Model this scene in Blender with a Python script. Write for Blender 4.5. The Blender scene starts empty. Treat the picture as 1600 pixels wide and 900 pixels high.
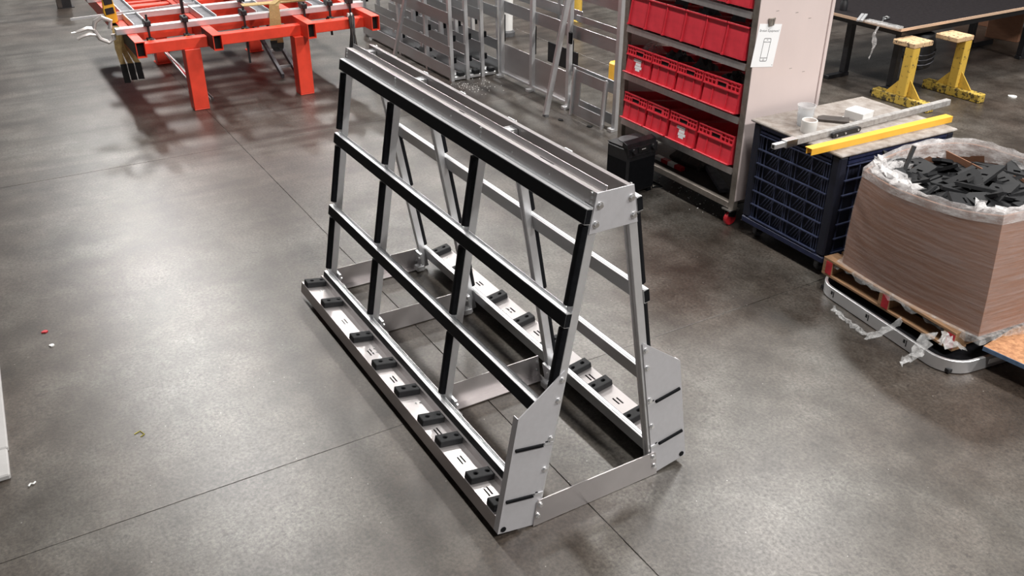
import bpy, math, random
from mathutils import Vector, Matrix
from mathutils.geometry import tessellate_polygon
random.seed(7)
scene = bpy.context.scene
COL = scene.collection

# ------------------------------------------------------------------ camera, world, lamps, exposure
YAW, PIT, ROLL, FPX = -.5427, -.5067, .0037, 1415.85
fw = Vector((math.cos(PIT)*math.cos(YAW), math.cos(PIT)*math.sin(YAW), math.sin(PIT)))
rt = Vector((math.sin(YAW), -math.cos(YAW), 0)); up = rt.cross(fw)
rt, up = rt*math.cos(ROLL)+up*math.sin(ROLL), up*math.cos(ROLL)-rt*math.sin(ROLL)
cd = bpy.data.cameras.new('camera'); cam = bpy.data.objects.new('camera', cd); COL.objects.link(cam)
cam.matrix_world = Matrix(((rt.x, up.x, -fw.x, -2.4298), (rt.y, up.y, -fw.y, 1.9034), (rt.z, up.z, -fw.z, 2.764), (0, 0, 0, 1)))
cd.sensor_width = 36; cd.lens = 36*FPX/1600; cd.clip_end = 200
scene.camera = cam
w = bpy.data.worlds.new('world'); scene.world = w; w.use_nodes = True
w.node_tree.nodes['Background'].inputs[0].default_value = (.95, .97, 1, 1)
w.node_tree.nodes['Background'].inputs[1].default_value = .12
LAMP_POWER = 400
for lx in (-6.5, -1, 4.5, 10, 15.5, 21):          # the hall's grid of high-bay lamps, 8 m up
    for ly in (-7, -.6):
        ld = bpy.data.lights.new('high_bay_lamp', 'AREA'); ld.shape = 'RECTANGLE'; ld.size = 1.5; ld.size_y = .6
        ld.energy = LAMP_POWER*{(-6.5, -7): 2.6, (-6.5, -.6): 1.6, (-1, -7): 1.3, (-1, -.6): .6, (4.5, -7): 1.4, (4.5, -.6): .45, (10, -.6): 1.35, (15.5, -.6): 1.7, (21, -.6): 1.3}.get((lx, ly), 1.0); ld.color = (1, .975, .94)
        lo = bpy.data.objects.new('high_bay_lamp', ld); COL.objects.link(lo); lo.location = (lx, ly, 8)
vs = scene.view_settings
vs.view_transform = 'Standard'; vs.look = 'None'; vs.gamma = 1; vs.exposure = 0.0; vs.use_curve_mapping = False

# ------------------------------------------------------------------ materials
M = {}
def newmat(n):
    m = bpy.data.materials.new(n); m.use_nodes = True; M[n] = m
    nt = m.node_tree; return m, nt, nt.nodes['Principled BSDF']
def nd(nt, t, **k):
    n = nt.nodes.new(t)
    for a, b in k.items():
        if a.startswith('i_'):
            key = a[2:]; key = int(key) if key.isdigit() else key.replace('_', ' ')
            n.inputs[key].default_value = b
        else: setattr(n, a, b)
    return n
def noise(nt, scale, detail=4, rough=.55, vec=None, stretch=None, coord='Object'):
    n = nd(nt, 'ShaderNodeTexNoise', i_Scale=scale, i_Detail=detail, i_Roughness=rough)
    if vec is None:
        if coord == 'World': src = nd(nt, 'ShaderNodeNewGeometry').outputs['Position']
        else: src = nd(nt, 'ShaderNodeTexCoord').outputs['Object']
    else: src = vec
    if stretch:
        mp = nd(nt, 'ShaderNodeMapping'); mp.inputs['Scale'].default_value = stretch
        nt.links.new(src, mp.inputs[0]); src = mp.outputs[0]
    nt.links.new(src, n.inputs['Vector']); return n
def ramp(nt, src, stops):
    r = nd(nt, 'ShaderNodeValToRGB'); e = r.color_ramp.elements
    while len(e) < len(stops): e.new(.5)
    for x, (p, c) in zip(e, stops):
        x.position = p; x.color = c if len(c) == 4 else (*c, 1)
    nt.links.new(src, r.inputs[0]); return r
def mix(nt, fac, a, b, mode='MIX'):
    m = nd(nt, 'ShaderNodeMix', data_type='RGBA', blend_type=mode)
    for s, v in ((m.inputs[0], fac), (m.inputs[6], a), (m.inputs[7], b)):
        if hasattr(v, 'is_linked') or hasattr(v, 'links'): nt.links.new(v, s)
        elif isinstance(v, (int, float)): s.default_value = v
        else: s.default_value = v if len(v) == 4 else (*v, 1)
    return m.outputs[2]
def bump(nt, bs, h, strength=.2, dist=.002):
    b = nd(nt, 'ShaderNodeBump', i_Strength=strength, i_Distance=dist)
    nt.links.new(h, b.inputs['Height']); nt.links.new(b.outputs[0], bs.inputs['Normal'])
def simple(n, c, rough=.5, metal=0, var=.12, scale=12, stretch=None, bmp=0, spec=.5):
    m, nt, bs = newmat(n)
    ns = noise(nt, scale, 5, .6, stretch=stretch)
    c2 = tuple(max(0, x*(1-var)) for x in c); c3 = tuple(min(1, x*(1+var)) for x in c)
    r = ramp(nt, ns.outputs[0], [(.3, c2), (.7, c3)])
    nt.links.new(r.outputs[0], bs.inputs['Base Color'])
    dr_ = .015 if metal > .4 else .08
    rr = nd(nt, 'ShaderNodeMapRange', i_3=max(.03, rough-dr_), i_4=min(1, rough+dr_))
    nt.links.new(ns.outputs[0], rr.inputs[0]); nt.links.new(rr.outputs[0], bs.inputs['Roughness'])
    bs.inputs['Metallic'].default_value = metal; bs.inputs['Specular IOR Level'].default_value = spec
    if bmp: bump(nt, bs, ns.outputs[0], bmp)
    return m
simple('alu', (.72, .725, .74), .40, .75, .04, 3, (1, 6, 6))
simple('alu_sheet', (.54, .51, .51), .33, .80, .05, 2.5, (1, 3, 3))
simple('alu_plate', (.62, .615, .64), .45, .5, .03, 40)
simple('alu_dull', (.46, .465, .475), .36, .85, .06, 3, (1, 4, 4))
simple('steel_bolt', (.80, .80, .80), .28, 1, .05, 60)
simple('rubber', (.007, .0075, .009), .5, 0, .25, 40, bmp=.05, spec=.1)
simple('rubber_block', (.013, .0135, .015), .62, 0, .3, 60, bmp=.15, spec=.25)
simple('black_plastic', (.014, .014, .016), .45, 0, .3, 50, bmp=.05)
simple('black_steel', (.012, .012, .014), .32, 0, .35, 30)
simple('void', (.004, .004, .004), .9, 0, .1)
simple('red_paint', (.80, .062, .030), .38, 0, .12, 7, bmp=.03)
simple('bin_red', (.68, .036, .056), .42, 0, .12, 14)
simple('stainless', (.64, .60, .58), .36, .85, .10, 4, (6, 1, 1))
simple('pale_panel', (.74, .63, .61), .38, .15, .03, 3, (1, 1, .5))
simple('brown_edge', (.30, .265, .235), .5, .6, .2, 20)
simple('blue_plastic', (.014, .020, .060), .45, 0, .3, 25)
simple('blue_rib', (.045, .055, .105), .4, 0, .25, 25)
simple('navy_dark', (.006, .008, .02), .6, 0, .3, 25)
simple('yellow_bar', (.88, .47, .05), .42, 0, .06, 10)
simple('white_plastic', (.80, .79, .77), .4, 0, .04, 20)
simple('paper', (.86, .87, .89), .7, 0, .02, 8)
simple('ink', (.02, .02, .025), .7, 0, .1)
simple('grey_label', (.55, .55, .56), .6, 0, .12, 60)
simple('tan_web', (.40, .28, .12), .8, 0, .25, 60, (1, 1, 4), .3)
simple('dark_brown', (.045, .035, .03), .55, 0, .4, 14)
simple('timber', (.31, .175, .09), .75, 0, .35, 10, (1, 14, 14), .3)
simple('timber_red', (.45, .02, .03), .6, 0, .2, 20)
simple('wheel_red', (.50, .02, .03), .4, 0, .1, 20)
simple('grey_rubber', (.09, .09, .095), .6, 0, .2, 30)
simple('tabletop_black', (.013, .011, .012), .7, 0, .3, 30, bmp=.05, spec=.08)
simple('plywood_edge', (.58, .40, .28), .7, 0, .15, 30, (1, 1, 20))
simple('blue_edge', (.10, .16, .26), .6, 0, .3, 30)
simple('cardboard', (.27, .13, .075), .8, 0, .12, 14, (1, 1, 6), .1)
simple('white_board', (.40, .39, .385), .6, 0, .08, 9)
simple('debris_white', (.8, .8, .78), .7, 0, .1)
simple('yellow_mark', (.55, .48, .10), .7, 0, .1)
simple('grey_clamp', (.66, .62, .60), .35, .6, .08, 30)
simple('orange_grip', (.80, .42, .03), .5, 0, .1, 20)
simple('part_grey', (.10, .10, .115), .55, 0, .5, 18)

def concrete():
    m, nt, bs = newmat('concrete')
    big = noise(nt, .55, 6, .62, coord='World'); mid = noise(nt, 2.6, 8, .66, coord='World')
    fine = noise(nt, 60, 6, .7, coord='World'); streak = noise(nt, 1.0, 6, .6, coord='World', stretch=(5.5, .45, 1))
    base = ramp(nt, mid.outputs[0], [(.36, (.038, .032, .027)), (.5, (.070, .063, .056)), (.64, (.108, .101, .093))])
    warm = ramp(nt, big.outputs[0], [(.38, (.70, .60, .54)), (.5, (.96, .92, .88)), (.60, (1.10, 1.13, 1.12))])
    c = mix(nt, 1, base.outputs[0], warm.outputs[0], 'MULTIPLY')
    # tyre streaks across the aisle at the far end
    st = ramp(nt, streak.outputs[0], [(.36, (.42, .39, .37)), (.54, (1, 1, 1))])
    sep = nd(nt, 'ShaderNodeSeparateXYZ'); g = nd(nt, 'ShaderNodeNewGeometry'); nt.links.new(g.outputs['Position'], sep.inputs[0])
    far = nd(nt, 'ShaderNodeMapRange', i_1=2.4, i_2=5.6); nt.links.new(sep.outputs[0], far.inputs[0])
    c = mix(nt, far.outputs[0], c, mix(nt, 1, c, st.outputs[0], 'MULTIPLY'))
    fr = ramp(nt, fine.outputs[0], [(.32, (.45, .43, .42)), (.68, (1.48, 1.46, 1.44))])
    c = mix(nt, 1, c, fr.outputs[0], 'MULTIPLY')
    # pale specks of dust and paint, dark pits
    vo = nd(nt, 'ShaderNodeTexVoronoi', i_Scale=19.0, i_Randomness=1.0); nt.links.new(g.outputs['Position'], vo.inputs['Vector'])
    sp = ramp(nt, vo.outputs['Distance'], [(.03, (.75, .75, .75)), (.065, (0, 0, 0))])
    sel = ramp(nt, vo.outputs['Color'], [(.60, (0, 0, 0)), (.66, (1, 1, 1))])
    spk = mix(nt, 1, sp.outputs[0], sel.outputs[0], 'MULTIPLY')
    c = mix(nt, spk, c, (.42, .41, .39))
    pit = noise(nt, 24, 5, .75, coord='World', stretch=(1, .55, 1))
    pr = ramp(nt, pit.outputs[0], [(.58, (0, 0, 0)), (.66, (.75, .75, .75))])
    c = mix(nt, pr.outputs[0], c, (.026, .021, .018))
    nt.links.new(c, bs.inputs['Base Color'])
    rr = nd(nt, 'ShaderNodeMapRange', i_1=.3, i_2=.7, i_3=.40, i_4=.31); nt.links.new(fine.outputs[0], rr.inputs[0])
    nt.links.new(rr.outputs[0], bs.inputs['Roughness']); bs.inputs['Specular IOR Level'].default_value = .62
    hm = nd(nt, 'ShaderNodeMath', operation='ADD'); nt.links.new(fine.outputs[0], hm.inputs[0]); nt.links.new(mid.outputs[0], hm.inputs[1])
    bump(nt, bs, hm.outputs[0], .10, .004)
concrete()
simple('ceiling_paint', (.6, .6, .6), .7, 0, .05, 3)

def worn(n, c, c2, lo=.40, hi=.52, scale=16, rough=.6):
    m, nt, bs = newmat(n)
    ns = noise(nt, scale, 8, .72); r = ramp(nt, ns.outputs[0], [(lo, c2), (hi, c)])
    nt.links.new(r.outputs[0], bs.inputs['Base Color']); bs.inputs['Roughness'].default_value = rough
    bump(nt, bs, ns.outputs[0], .2)
worn('joint_fill', (.20, .19, .18), (.022, .018, .016), .46, .60, 5)
worn('yellow_worn', (.62, .40, .06), (.10, .07, .03), .36, .43, 22)
worn('yellow_base', (.52, .36, .06), (.06, .045, .02), .44, .50, 26)
worn('trestle_pad', (.62, .42, .24), (.10, .07, .05), .40, .46, 30)
worn('osb', (.62, .32, .16), (.30, .13, .06), .36, .62, 34)
worn('worn_board', (.37, .34, .315), (.15, .115, .09), .30, .66, 11)
worn('tube_grey', (.40, .39, .38), (.24, .22, .21), .35, .6, 30, .45)

def film(n, alpha, col=(.86, .83, .83), scale=3, stretch=(1, 1, 14)):
    m, nt, bs = newmat(n)
    ns = noise(nt, scale, 9, .75, stretch=stretch)
    r = nd(nt, 'ShaderNodeMapRange', i_1=.42, i_2=.72, i_3=alpha[0], i_4=alpha[1]); nt.links.new(ns.outputs[0], r.inputs[0])
    nt.links.new(r.outputs[0], bs.inputs['Alpha'])
    bs.inputs['Base Color'].default_value = (*col, 1); bs.inputs['Roughness'].default_value = .22
    bs.inputs['Specular IOR Level'].default_value = .7
    bump(nt, bs, ns.outputs[0], .5, .006)
film('film_wrap', (.10, .44), (.66, .58, .57), 2.2, (1, 1, 26)); film('film_rim', (.22, .78), (.82, .80, .80), 10, (1, 1, 3)); film('film_clear', (.12, .55), (.8, .8, .8), 20, (1, 1, 1))
m, nt, bs = newmat('clear_cup'); bs.inputs['Base Color'].default_value = (.8, .82, .84, 1); bs.inputs['Alpha'].default_value = .32; bs.inputs['Roughness'].default_value = .15

# ------------------------------------------------------------------ mesh helpers
class MB:
    def __init__(s): s.v = []; s.f = []
    def add(s, vs, fs):
        o = len(s.v); s.v += [tuple(x) for x in vs]; s.f += [[i+o for i in f] for f in fs]; return s
    def box(s, c, d, R=None):
        c = Vector(c); h = Vector(d)/2
        P = [Vector((x*h.x, y*h.y, z*h.z)) for x in (-1, 1) for y in (-1, 1) for z in (-1, 1)]
        if R is not None: P = [R @ p for p in P]
        return s.add([c+p for p in P], [(0, 1, 3, 2), (4, 6, 7, 5), (0, 4, 5, 1), (2, 3, 7, 6), (0, 2, 6, 4), (1, 5, 7, 3)])
    def span(s, a, b):
        a, b = Vector(a), Vector(b); return s.box((a+b)/2, [abs(x) for x in (b-a)])
    def bar(s, a, b, wd, ht, upv=(0, 0, 1)):
        a, b = Vector(a), Vector(b); d = b-a; x = d.normalized(); y = Vector(upv).cross(x)
        if y.length < 1e-5: y = Vector((1, 0, 0)).cross(x)
        y.normalize(); z = x.cross(y); R = Matrix((x, y, z)).transposed()
        return s.box((a+b)/2, (d.length, wd, ht), R)
    def prism(s, poly, o, ax, ay, ext, holes=()):
        o, ax, ay, ext = map(Vector, (o, ax, ay, ext))
        loops = [list(poly)]+[list(h) for h in holes]
        flat = [p for l in loops for p in l]; n = len(flat)
        tri = tessellate_polygon([[Vector((p[0], p[1], 0)) for p in l] for l in loops])
        P = [o+ax*p[0]+ay*p[1] for p in flat]
        nrm = ax.cross(ay)
        fs = []
        def area(l): return sum(l[i][0]*l[(i+1) % len(l)][1]-l[(i+1) % len(l)][0]*l[i][1] for i in range(len(l)))
        flip = nrm.dot(ext) < 0
        for t in tri:
            a, b, c = t
            ar = (flat[b][0]-flat[a][0])*(flat[c][1]-flat[a][1])-(flat[c][0]-flat[a][0])*(flat[b][1]-flat[a][1])
            if ar < 0: a, b, c = a, c, b
            if flip: a, b, c = a, c, b
            fs.append((c, b, a)); fs.append((a+n, b+n, c+n))
        k = 0
        for li, l in enumerate(loops):
            m_ = len(l); ccw = area(l) > 0
            if li: ccw = not ccw
            if flip: ccw = not ccw
            for i in range(m_):
                a, b = k+i, k+(i+1) % m_
                fs.append((a, b, b+n, a+n) if ccw else (b, a, a+n, b+n))
            k += m_
        return s.add(P+[p+ext for p in P], fs)
    def cyl(s, a, b, r0, r1=None, n=12, cap=True):
        r1 = r0 if r1 is None else r1
        a, b = Vector(a), Vector(b); x = (b-a).normalized(); y = x.orthogonal().normalized(); z = x.cross(y)
        P = []
        for c, r in ((a, r0), (b, r1)):
            P += [c+(y*math.cos(t)+z*math.sin(t))*r for t in [2*math.pi*i/n for i in range(n)]]
        fs = [(i, (i+1) % n, n+(i+1) % n, n+i) for i in range(n)]
        if cap: fs += [list(range(n))[::-1], list(range(n, 2*n))]
        return s.add(P, fs)
    def tube(s, pts, r, n=8, flat=None):
        pts = [Vector(p) for p in pts]; P = []; m_ = len(pts); ref = None
        for i, p in enumerate(pts):
            d = (pts[min(i+1, m_-1)]-pts[max(i-1, 0)]).normalized()
            y = (ref - d*ref.dot(d)) if ref else d.orthogonal()
            if y.length < 1e-6: y = d.orthogonal()
            y.normalize(); ref = y; z = d.cross(y); k = r[i] if isinstance(r, (list, tuple)) else r
            for j in range(n):
                t = 2*math.pi*j/n; P.append(p+y*math.cos(t)*k+z*math.sin(t)*k*(flat or 1))
        fs = [(i*n+j, i*n+(j+1) % n, (i+1)*n+(j+1) % n, (i+1)*n+j) for i in range(m_-1) for j in range(n)]
        fs += [list(range(n))[::-1], [(m_-1)*n+j for j in range(n)]]
        return s.add(P, fs)
    def strap(s, pts, wdir, wd, th):
        """flat webbing: pts swept, width along wdir"""
        pts = [Vector(p) for p in pts]; W = Vector(wdir).normalized(); P = []; m_ = len(pts)
        for i, p in enumerate(pts):
            d = (pts[min(i+1, m_-1)]-pts[max(i-1, 0)]).normalized(); nn = d.cross(W)
            if nn.length < 1e-5: nn = Vector((0, 0, 1))
            nn.normalize()
            P += [p+W*wd/2+nn*th/2, p-W*wd/2+nn*th/2, p-W*wd/2-nn*th/2, p+W*wd/2-nn*th/2]
        fs = [(i*4+j, i*4+(j+1) % 4, (i+1)*4+(j+1) % 4, (i+1)*4+j) for i in range(m_-1) for j in range(4)]
        fs += [(3, 2, 1, 0), tuple((m_-1)*4+j for j in range(4))]
        return s.add(P, fs)
    def lathe(s, prof, c=(0, 0, 0), n=24):
        c = Vector(c); P = []; m_ = len(prof)
        for r, z in prof: P += [c+Vector((r*math.cos(2*math.pi*i/n), r*math.sin(2*math.pi*i/n), z)) for i in range(n)]
        fs = [(k*n+i, k*n+(i+1) % n, (k+1)*n+(i+1) % n, (k+1)*n+i) for k in range(m_-1) for i in range(n)]
        if prof[0][0] > 1e-6 and prof[0] != prof[-1]: fs.append(list(range(n))[::-1])
        if prof[-1][0] > 1e-6 and prof[0] != prof[-1]: fs.append([(m_-1)*n+i for i in range(n)])
        return s.add(P, fs)
    def mesh(s, name, mat, smooth=False):
        me = bpy.data.meshes.new(name); me.from_pydata(s.v, [], s.f); me.materials.append(M[mat]); me.validate()
        if smooth:
            me.polygons.foreach_set('use_smooth', [True]*len(me.polygons))
            try: me.set_sharp_from_angle(angle=math.radians(35))
            except Exception: pass
        me.update(); return me
    def build(s, name, mat, parent=None, smooth=False, bevel=0, kind=None):
        return put(name, s.mesh(name, mat, smooth), parent, bevel=bevel, kind=kind)
def put(name, me, parent=None, loc=(0, 0, 0), rot=None, bevel=0, kind=None):
    o = bpy.data.objects.new(name, me); COL.objects.link(o); o.parent = parent; o.location = loc
    if rot is not None: o.rotation_euler = rot
    if bevel:
        b = o.modifiers.new('bevel', 'BEVEL'); b.width = bevel; b.segments = 1; b.limit_method = 'ANGLE'; b.angle_limit = .7; b.harden_normals = False
    if kind: o['kind'] = kind
    return o
def tag(o, label, cat, group=None, kind=None):
    o['label'] = label; o['category'] = cat
    if group: o['group'] = group
    if kind: o['kind'] = kind
    return o
def thing(name, label, cat, loc=(0, 0, 0), rz=0, group=None):
    o = bpy.data.objects.new(name, None); COL.objects.link(o); o.location = loc; o.rotation_euler = (0, 0, rz)
    o.empty_display_size = .1
    return tag(o, label, cat, group)
def B(name, mat, parent, a, b, bevel=0):            # box part from two corners
    return MB().span(a, b).build(name, mat, parent, bevel=bevel)
def rrect(w_, h_, r, n=5, cx=0, cy=0):
    P = []
    for sx, sy, a0 in ((1, 1, 0), (-1, 1, 90), (-1, -1, 180), (1, -1, 270)):
        for i in range(n+1):
            a = math.radians(a0+90*i/n); P.append((cx+sx*(w_/2-r)+r*math.cos(a), cy+sy*(h_/2-r)+r*math.sin(a)))
    return P
def circ(cx, cy, r, n=12): return [(cx+r*math.cos(2*math.pi*i/n), cy+r*math.sin(2*math.pi*i/n)) for i in range(n)]
def copy_tree(o, parent=None):
    c = o.copy(); COL.objects.link(c); c.parent = parent
    for ch in list(o.children): copy_tree(ch, c)
    return c

# ------------------------------------------------------------------ floor: concrete slabs with saw-cut joints
fl = MB().span((-9, -18, -.05), (24, 10, -.004)).build('floor', 'joint_fill'); fl['kind'] = 'structure'
fl['label'] = 'polished grey concrete floor with saw-cut joints'
jx = [-9, -3.41, .92, 5.25, 9.58, 13.91, 24]; jy = [-18, -8.61, -4.28, .05, 4.38, 10]
for i in range(len(jx)-1):
    for k in range(len(jy)-1):
        MB().span((jx[i]+.002, jy[k]+.002, -.004), (jx[i+1]-.002, jy[k+1]-.002, 0)).build('slab', 'concrete', fl, bevel=.0015)

ce = MB().span((-9, -18, 9.4), (24, 10, 9.5)).build('ceiling', 'ceiling_paint'); ce['kind'] = 'structure'; ce['label'] = 'pale metal roof deck of the hall'
for x in range(-8, 24, 4): MB().span((x-.1, -18, 8.9), (x+.1, 10, 9.3999)).build('roof_beam', 'ceiling_paint', ce)

# ------------------------------------------------------------------ the A-frame rack
T = .1725; Y0 = .3183; ZB = .005; LEN = 2.4
CT, ST = math.cos(T), math.sin(T)
def S(X, s, u, v): return Vector((X, s*(Y0+u*CT-v*ST), ZB+u*ST+v*CT))
def UD(s): return Vector((0, s*CT, ST))
def VD(s): return Vector((0, -s*ST, CT))
rack = thing('a_frame_rack', 'large silver aluminium A-frame glass rack with black rubber rails on open floor', 'rack')
LEGX = [.02, .845, 1.725, 2.365]
RAILV = [(1.372, 1.44), (.948, 1.016), (.505, .573), (.070, .140)]
def uvbox(mb, s, x0, x1, u0, u1, v0, v1):
    return mb.prism([(u0, v0), (u1, v0), (u1, v1), (u0, v1)], S(x0, s, 0, 0), UD(s), VD(s), (x1-x0, 0, 0))
bolt_me = MB().cyl((0, 0, 0), (0, 0, .003), .0125, n=14).cyl((0, 0, .003), (0, 0, .011), .009, n=6).mesh('bolt', 'steel_bolt')
def bolt(parent, p, nrm, sc=1):
    o = put('bolt', bolt_me, parent, p); o.rotation_euler = Vector(nrm).to_track_quat('Z', 'Y').to_euler(); o.scale = (sc,)*3; return o
dpro = lambda cx, hw, u0, u1: [(cx-hw, u0), (cx+hw, u0), (cx+hw, u0+(u1-u0)*.45), (cx+hw*.72, u0+(u1-u0)*.85), (cx+hw*.3, u1), (cx-hw*.3, u1), (cx-hw*.72, u0+(u1-u0)*.85), (cx-hw, u0+(u1-u0)*.45)]
BLOCKX = [2.335, 2.055, 1.615, 1.31, 1.028, .76, .576, .284, .088]
for s in (1, -1):
    for k, lx in enumerate(LEGX):
        # extruded leg with a groove on its inner face
        prof = [(lx-.020, -.013), (lx-.006, -.013), (lx-.006, -.007), (lx+.006, -.007), (lx+.006, -.013), (lx+.020, -.013), (lx+.020, .026), (lx-.020, .026)]
        o0 = S(0, s, 0, .012)
        leg = MB().prism(prof, o0, (1, 0, 0), UD(s), VD(s)*1.388).build('leg', 'alu', rack, bevel=.0015)
        for i in range(3):
            v1 = RAILV[i][0]-.012; v0 = RAILV[i+1][1]+.022
            MB().prism(dpro(lx+.001, .0195, .026, .053), S(0, s, 0, v0), (1, 0, 0), UD(s), VD(s)*(v1-v0)).build('bumper_strip', 'rubber', leg, smooth=True)
        if k:  # foot casting with bolts, inside each leg
            x = lx
            ft = MB().prism([(x-.05, -.018), (x+.02, -.018), (x+.02, .0), (x-.05, .0)], S(0, s, -.012, .012), (1, 0, 0), UD(s), VD(s)*.12)
            ft.box(S(x-.03, s, -.045, .03), (.05, .05, .035)).build('foot_bracket', 'alu', rack, bevel=.003)
            for dv in (.045, .10): bolt(rack, S(x-.036, s, -.031, dv), -UD(s), .9)
    for (v0, v1) in RAILV:
        vm = (v0+v1)/2
        prof = [(.0262, v0), (.053, v0), (.053, v1-.007), (.040, v1-.004), (.036, v1-.004), (.036, v1-.008), (.032, v1-.008), (.032, v1-.003), (.0285, v1-.003), (.0285, v1), (.0262, v1)]
        r_ = MB().prism(prof, S(-.004, s, 0, 0), UD(s), VD(s), (2.392, 0, 0)).build('rail', 'alu', rack)
        uvbox(MB(), s, -.003, 2.387, .0532, .0565, v0+.002, v1-.008).build('rubber_face', 'rubber', r_, bevel=.002)
        if v0 > .9: uvbox(MB(), s, -.0052, -.0041, .0285, .0525, v0+.003, v1-.009).build('dark_end_piece', 'rubber', r_)  # black plate in place of the shaded hollow at the rail end
        if s == 1 or v0 < 1.3:   # flat web on the inner side of the rail
            uvbox(MB(), s, .05, 2.34, .021, .0258, v0-.002, v1+.002).build('rail_backing', 'alu_dull', r_)
    # folded tray (ledge) carrying the blocks
    tr = MB()
    outline_unused = [(.049, .066), (.062, .066), (.19, .066), (.19, 0), (.186, 0), (.186, .062), (.064, .062), (.064, .092), (.049, .092), (.049, .096), (.068, .096), (.068, .066)]
    ledge_holes = []
    for i in range(8):
        xm = (BLOCKX[i]+BLOCKX[i+1])/2
        if i in (0, 4): continue
        for dx in (-.0, ): 
            ledge_holes.append([(xm-.028, .140), (xm+.028, .140), (xm+.028, .148), (xm-.028, .148)])
            ledge_holes.append([(xm-.020, .122), (xm+.036, .122), (xm+.036, .130), (xm-.020, .130)])
    tray = MB().prism([(.004, .066), (2.398, .066), (2.398, .19), (.004, .19)], S(0, s, 0, .062), (1, 0, 0), UD(s), VD(s)*.004, holes=ledge_holes)
    uvbox(tray, s, .004, 2.398, .186, .19, .0, .0619)
    uvbox(tray, s, .004, 2.398, .064, .068, .0662, .098)
    uvbox(tray, s, .004, 2.398, .0572, .0638, .094, .098)
    uvbox(tray, s, .004, 2.398, .176, .1858, .0, .004)
    tray = tray.build('tray', 'alu_sheet', rack)
    for hl in ledge_holes:   # the slots show an added black sheet that stands for the shade below
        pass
    uvbox(MB(), s, .02, 2.38, .07, .184, .030, .034).build('slot_shade', 'void', tray)
    for bx in BLOCKX:
        hw = .030
        bl = MB().prism([(bx-hw, .0685), (bx+hw, .0685), (bx+hw, .1875), (bx-hw, .1875)], S(0, s, 0, .0665), (1, 0, 0), UD(s), VD(s)*.034,
                        holes=[circ(bx, .150, .0105), circ(bx, .090, .0105)])
        bl = bl.build('support_block', 'rubber_block', tray, bevel=.003)
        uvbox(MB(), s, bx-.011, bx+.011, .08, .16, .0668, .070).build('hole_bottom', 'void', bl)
    for bxx in (2.25, 1.50, 1.46, .93):
        for uu in (.10, .125):
            put('rivet', bolt_me, tray, S(bxx, s, uu, .0662), VD(s).to_track_quat('Z', 'Y').to_euler()).scale = (.5,)*3
    # end plate with slots
    V1, V2, U1 = .5637, .7564, .1909
    pl = [(0, 0), (U1, 0), (U1, V1), (.006, V2), (0, V2-.006)]
    def slot(v): return [(.040, v-.007), (.180, v-.007), (.180, v+.007), (.040, v+.007)]
    plate = MB().prism(pl, S(0, s, 0, 0), UD(s), VD(s), (-.005, 0, 0), holes=[slot(.415), slot(.163)])
    uvbox(plate, s, 0, .03, U1-.004, U1, .001, V1-.001)
    plate = plate.build('end_plate', 'alu_plate', rack)
    for v in (.415, .163):
        MB().prism([(.043, v-.0065), (.178, v-.0065), (.178, v+.0045), (.120, v+.0068), (.05, v+.005)], S(.0, s, 0, 0), UD(s), VD(s), (-.012, 0, 0)).build('slot_insert', 'rubber', plate)
        uvbox(MB(), s, -.0085, -.0051, -.002, .038, v-.003, v+.009).build('slot_clip', 'alu', plate)
        uvbox(MB(), s, -.0075, -.0053, .024, .036, v+.0095, v+.014).build('clip_pin', 'rubber', plate)
    for v in (.715, .62, .44, .288): bolt(plate, S(-.005, s, .0125, v), (-1, 0, 0))
    MB().cyl(S(-.0052, s, .167, .02), S(-.008, s, .167, .02), .013, n=16).build('plug', 'rubber', plate)
# near end strip and cross members
z0 = .003
def ytrap(x, ylo, yhi, zlo, zhi, th): return MB().prism([(-ylo, zlo), (ylo, zlo), (yhi, zhi), (-yhi, zhi)], (x, 0, 0), (0, 1, 0), (0, 0, 1), (th, 0, 0))
es = MB().prism([(-.335, z0), (.335, z0), (.318, .127), (.308, .136), (-.308, .136), (-.318, .127)], (-.006, 0, 0), (0, 1, 0), (0, 0, 1), (-.005, 0, 0)).build('end_strip', 'alu_sheet', rack)
for sg in (1, -1):
    bolt(es, (-.011, sg*.302, .112), (-1, 0, 0)); bolt(es, (-.011, sg*.313, .058), (-1, 0, 0))
for x, fg in ((.925, -1), (1.745, 1), (2.392, -1)):
    cm = ytrap(x, .300, .283, .006, .135, .004).box((x+fg*.025+.002, 0, .008), (.05, .60, .004)).build('cross_member', 'alu_sheet', rack)
    for sg in (1, -1):
        for zz in (.05, .10): bolt(cm, (x-.001, sg*.275, zz), (-1, 0, 0), .7)
# top end plates (near and far)
for x, th in ((0, -.005),):
    tp = MB().prism([(-.1127, 1.3225), (.1127, 1.3225), (.0836, 1.4805), (-.0836, 1.4805)], (x, 0, 0), (0, 1, 0), (0, 0, 1), (th, 0, 0)).build('top_plate', 'alu_plate', rack)
    for p in ((.070, 1.431), (.085, 1.358), (-.074, 1.431), (-.090, 1.357)): bolt(tp, (x+th, p[0], p[1]), (-1, 0, 0), 1.1)
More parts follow.
